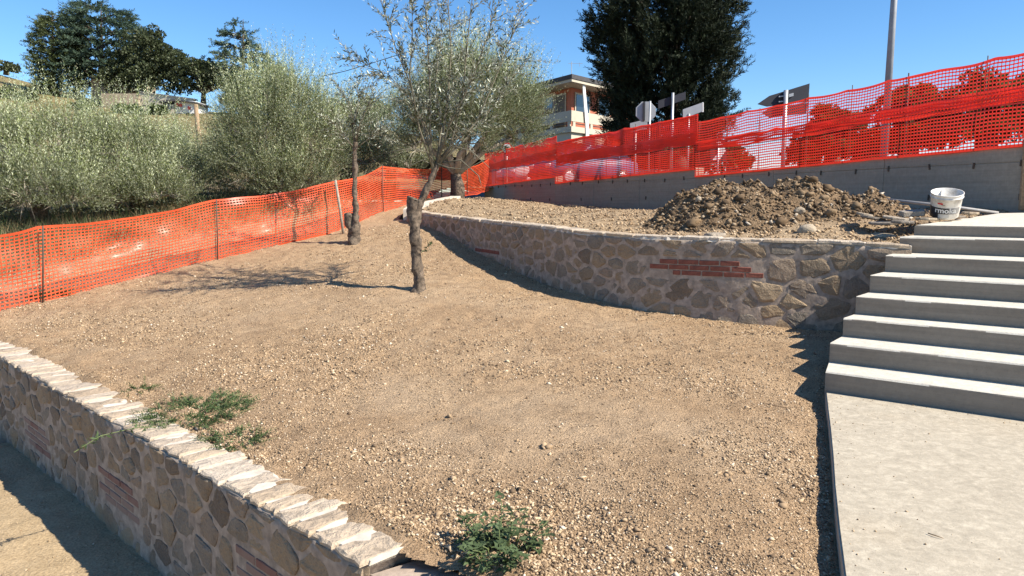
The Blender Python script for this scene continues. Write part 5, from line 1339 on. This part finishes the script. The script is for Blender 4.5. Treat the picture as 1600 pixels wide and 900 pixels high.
# ---------------------------------------------------------------- parked cars
def car(label, c, rz, L_, paint, seed, h=1.45):
    th = thing('parked_car', label, 'car', tuple(c), 'cars parked beyond the mesh')
    ex = Vector((math.cos(rz), math.sin(rz), 0)); ey = Vector((-ex.y, ex.x, 0)); C0 = Vector(c)
    def W3(x, y, z): return C0 + ex * x + ey * y + Vector((0, 0, z))
    hw = .86; l = L_ / 2
    prof = [(-l, .42), (-l + .03, .72), (-l + .12, .88), (-l + 1.0, .96), (l - .55, .98), (l - .05, .90), (l, .62), (l - .04, .36), (-l + .1, .30)]
    def loft(rows):
        m = MB(); n = len(rows[0]); m.V = [tuple(p) for r in rows for p in r]
        for i in range(len(rows) - 1):
            for k in range(n): m.F.append((i * n + k, i * n + (k + 1) % n, (i + 1) * n + (k + 1) % n, (i + 1) * n + k))
        m.F += [tuple(range(n)), tuple((len(rows) - 1) * n + k for k in range(n))]; return m
    rows = [[W3(x * (.985 if abs(y) > .8 else 1), y, z - (.04 if abs(y) > .8 else 0)) for x, z in prof] for y in (-hw, -hw + .1, 0, hw - .1, hw)]
    obj('body', loft(rows).mesh('body', True), paint, th)
    cab = [(-l + .95, .95), (-l + 1.75, h - .04), (-l + 2.1, h), (l - .9, h - .02), (l - .25, .97)]
    rows = [[W3(x, y * (1 - .16 * (z > 1.1)), z) for x, z in cab] for y in (-hw + .06, 0, hw - .06)]
    obj('cabin_glass', loft(rows).mesh('cabin_glass'), MAT['glass'], th)
    obj('roof', loft([[W3(x, y, z) for x, z in ((-l + 1.7, h - .05), (-l + 2.1, h + .02), (l - .9, h + .01), (l - .75, h - .06))] for y in (-.68, 0, .68)]).mesh('roof', True), paint, th)
    for y in (-hw + .1, hw - .1):
        for x in (-l + 1.75, .25, l - .8):
            obj('pillar', MB().tube([W3(x + (.0 if x > 0 else -.72), y, .95), W3(x, y * .86, h - .03)], .045, 6).mesh('pillar'), paint, th)
    for x in (-l + .75, l - .7):
        for y in (-hw + .08, hw - .08):
            ax = (ex, Vector((0, 0, 1)), ey); t = obj('wheel', MB().lathe(W3(x, y, .31), [(.19, -.1), (.30, -.1), (.31, 0), (.30, .1), (.19, .1)], 20, ax).mesh('wheel', True), MAT['black'], th)
            obj('rim', MB().lathe(W3(x, y, .31), [(0, -.105), (.17, -.1), (.2, -.09), (.2, .09), (.17, .1), (0, .105)], 16, ax).mesh('rim'), MAT['galv'], t)
    for y in (-.62, .62):
        obj('headlight', MB().box(W3(-l + .05, y, .70), (.12, .34, .15), (ex, ey, Vector((0, 0, 1))), bev=.03).mesh('headlight'), MAT['white'], th)
        obj('tail_light', MB().box(W3(l - .03, y, .76), (.08, .24, .2), (ex, ey, Vector((0, 0, 1))), bev=.02).mesh('tail_light'), MAT['redpaint'], th)
    obj('bumper', MB().box(W3(-l - .01, 0, .42), (.10, 1.6, .16), (ex, ey, Vector((0, 0, 1))), bev=.03).mesh('bumper'), MAT['black'], th)
    return th
def paintm(name, col):
    m, t, b, N, L = nodes(name); b.inputs['Base Color'].default_value = (*col, 1); b.inputs['Roughness'].default_value = .5; return m
c = at(903, 282, 27.5); car('bluish grey hatchback parked behind the dense red mesh', (c.x + .2, 27.5, 2.13), .45, 3.7, paintm('blue_grey_paint', (.09, .10, .19)), 1)
c = at(838, 280, 34); car('white car parked farther down the road behind the farthest red mesh', (c.x + .3, 33, 2.13), .5, 3.9, paintm('white_car_paint', (.45, .45, .45)), 2)

# ---------------------------------------------------------------- buildings on the hill, utility pole, cable
MAT['oldstone'] = plain('old_stone_wall', (.34, .27, .19), .95, 0, .3, 2, .4)
def hb(name, px0, px1, y0, y1, d, depth, mat, parent, dz0=.5, slope=0):
    a, b_, c_, e = at(px0, y1, d), at(px1, y1 + slope, d), at(px1, y0 + slope, d), at(px0, y0, d)
    a.z -= dz0; b_.z -= dz0
    return obj(name, MB().prism([a, b_, c_, e], (0, depth, 0)).mesh(name), MAT[mat], parent)
sh_ = thing('shed', 'long dark shaded stone building under the hilltop trees', 'building', tuple(at(180, 160, 104)))
hb('wall', 142, 216, 123, 160, 104, 5, 'oldstone', sh_); hb('roof', 140, 218, 119, 122.7, 103.4, 6.5, 'roof', sh_, 0)
hb('door', 185, 190, 138, 160, 103.9, .15, 'shutter', sh_)
tw = thing('terrace_wall', 'pale stone terrace wall running beneath the hilltop trees', 'stone wall', tuple(at(250, 163, 99)))
hb('wall', 158, 216, 146, 165, 98.5, .8, 'oldstone', tw); hb('wall', 216.5, 302, 143, 166, 99, .8, 'cream', tw, 1, 12)
hb('coping', 216, 304, 142, 144, 98.9, 1.0, 'cream', tw, 0, 12)
hh = thing('house', 'small whitish house with a dark roof on the slope below the hilltop trees', 'house', tuple(at(282, 178, 95)))
hb('wall', 254, 272, 163, 178, 95, 4, 'cream', hh); hb('wall', 272.3, 305, 157, 178, 95.3, 4, 'white', hh, .5, 1)
hb('roof', 222, 260, 164, 166.5, 94.5, 5, 'roof', hh, 0, 0); hb('roof', 247, 276, 157.5, 160.5, 94.4, 5, 'roof', hh, 0, -3); hb('roof', 270, 307, 154.5, 156.5, 94.6, 5, 'roof', hh, 0, 5)
for x, y in ((275, 161), (280, 162), (293, 166)): hb('window', x, x + 3, y, y + 4.5, 94.9, .3, 'redpaint', hh, 0)
hb('window', 264, 267, 167, 171, 94.7, .25, 'glass', hh, 0); hb('door', 275, 284, 169, 177, 95.0, .2, 'alu', hh, 0)
up = thing('utility_pole', 'leaning brown wooden utility pole on the slope between olive crowns', 'utility pole', tuple(at(314, 235, 45)))
u0, u1 = at(315, 235, 45), at(306, 163, 45)
u0.z -= 2; obj('pole', MB().tube([u0, u1], [.17, .12], 10, True, .1).mesh('pole', True), MAT['wood'], up)
ca_, cb_ = u1 + Vector((0, 0, -.1)), at(700, 62, 30)
cp_ = [ca_.lerp(cb_, k / 24) - Vector((0, 0, 1.1 * 4 * (k / 24) * (1 - k / 24))) for k in range(25)]
tag(obj('cable', MB().tube([at(505, 119, 38), at(540, 111, 37), at(580, 99, 36), at(640, 80, 35), at(760, 40, 34)], .018, 5).mesh('cable'), MAT['black']), 'thin black overhead cable crossing the sky behind the young olive', 'cable')

# ---------------------------------------------------------------- litter on the gravel and the slab
rg = np.random.default_rng(301)
def stick(px, py, ln, rz, label, z=None, r=.004):
    c = onz(px, py, 0)
    for _ in range(4): c = onz(px, py, float(ter(np.array([[c.x, c.y]]))[0]) if z is None else z)
    d = Vector((math.cos(rz), math.sin(rz), 0)); k = d.cross(Vector((0, 0, 1)))
    m = MB().tube([c - d * ln / 2 + Vector((0, 0, r)), c + k * ln * .06 + Vector((0, 0, r * 2)), c + d * ln / 2 + Vector((0, 0, r))], [r, r, r * .5], 5)
    return tag(obj('stick', m.mesh('stick', True), MAT['wood']), label, 'stick')
stick(1207, 633, .32, -.7, 'thin dry stick lying in the gravel near the bottom of the stairs')
stick(1462, 838, .07, -.9, 'short dark stick lying on the pale slab', .004, .003)
stick(1003, 585, .22, .3, 'dry twig lying on the bare patch in the middle of the gravel')
tc = [(850, 690), (1078, 690), (697, 655), (1165, 640), (1130, 745), (1210, 655), (1010, 560), (640, 720), (930, 600), (1245, 800), (980, 830), (690, 800)]
P = []; 
for x, y in tc:
    c = onz(x, y, 0); c = onz(x, y, float(ter(np.array([[c.x, c.y]]))[0]))
    for k in range(7): P.append((c.x + rg.normal() * .05, c.y + rg.normal() * .05))
P = np.array(P); lumps('soil_clods', np.c_[P, ter(P)], .012 + .022 * rg.random(len(P)) ** 2, MAT['pebble'], .8, 9, shades=rg.random(len(P)) * .6)
# grains swept on to the slab along its edge and on to the treads
t = rg.random(500); P = np.array([tuple(path_a.lerp(path_c, q))[:2] for q in t]) + np.c_[rg.random(500) ** 2.5 * .7 + .015, rg.normal(size=500) * .05]
P = np.r_[P, np.array([tuple(path_a + e_st * q + Vector((-.6, -.8, 0)) * abs(rg.normal()) * .12)[:2] for q in rg.random(160) * 2.4])]
k = (poly_side(P, [path_c, path_b, path_a]) < -.01)
lumps('slab_grit', np.c_[P[k], np.full(k.sum(), .001)], .002 + .006 * rg.random(k.sum()) ** 3, MAT['pebble'], .7, 10)
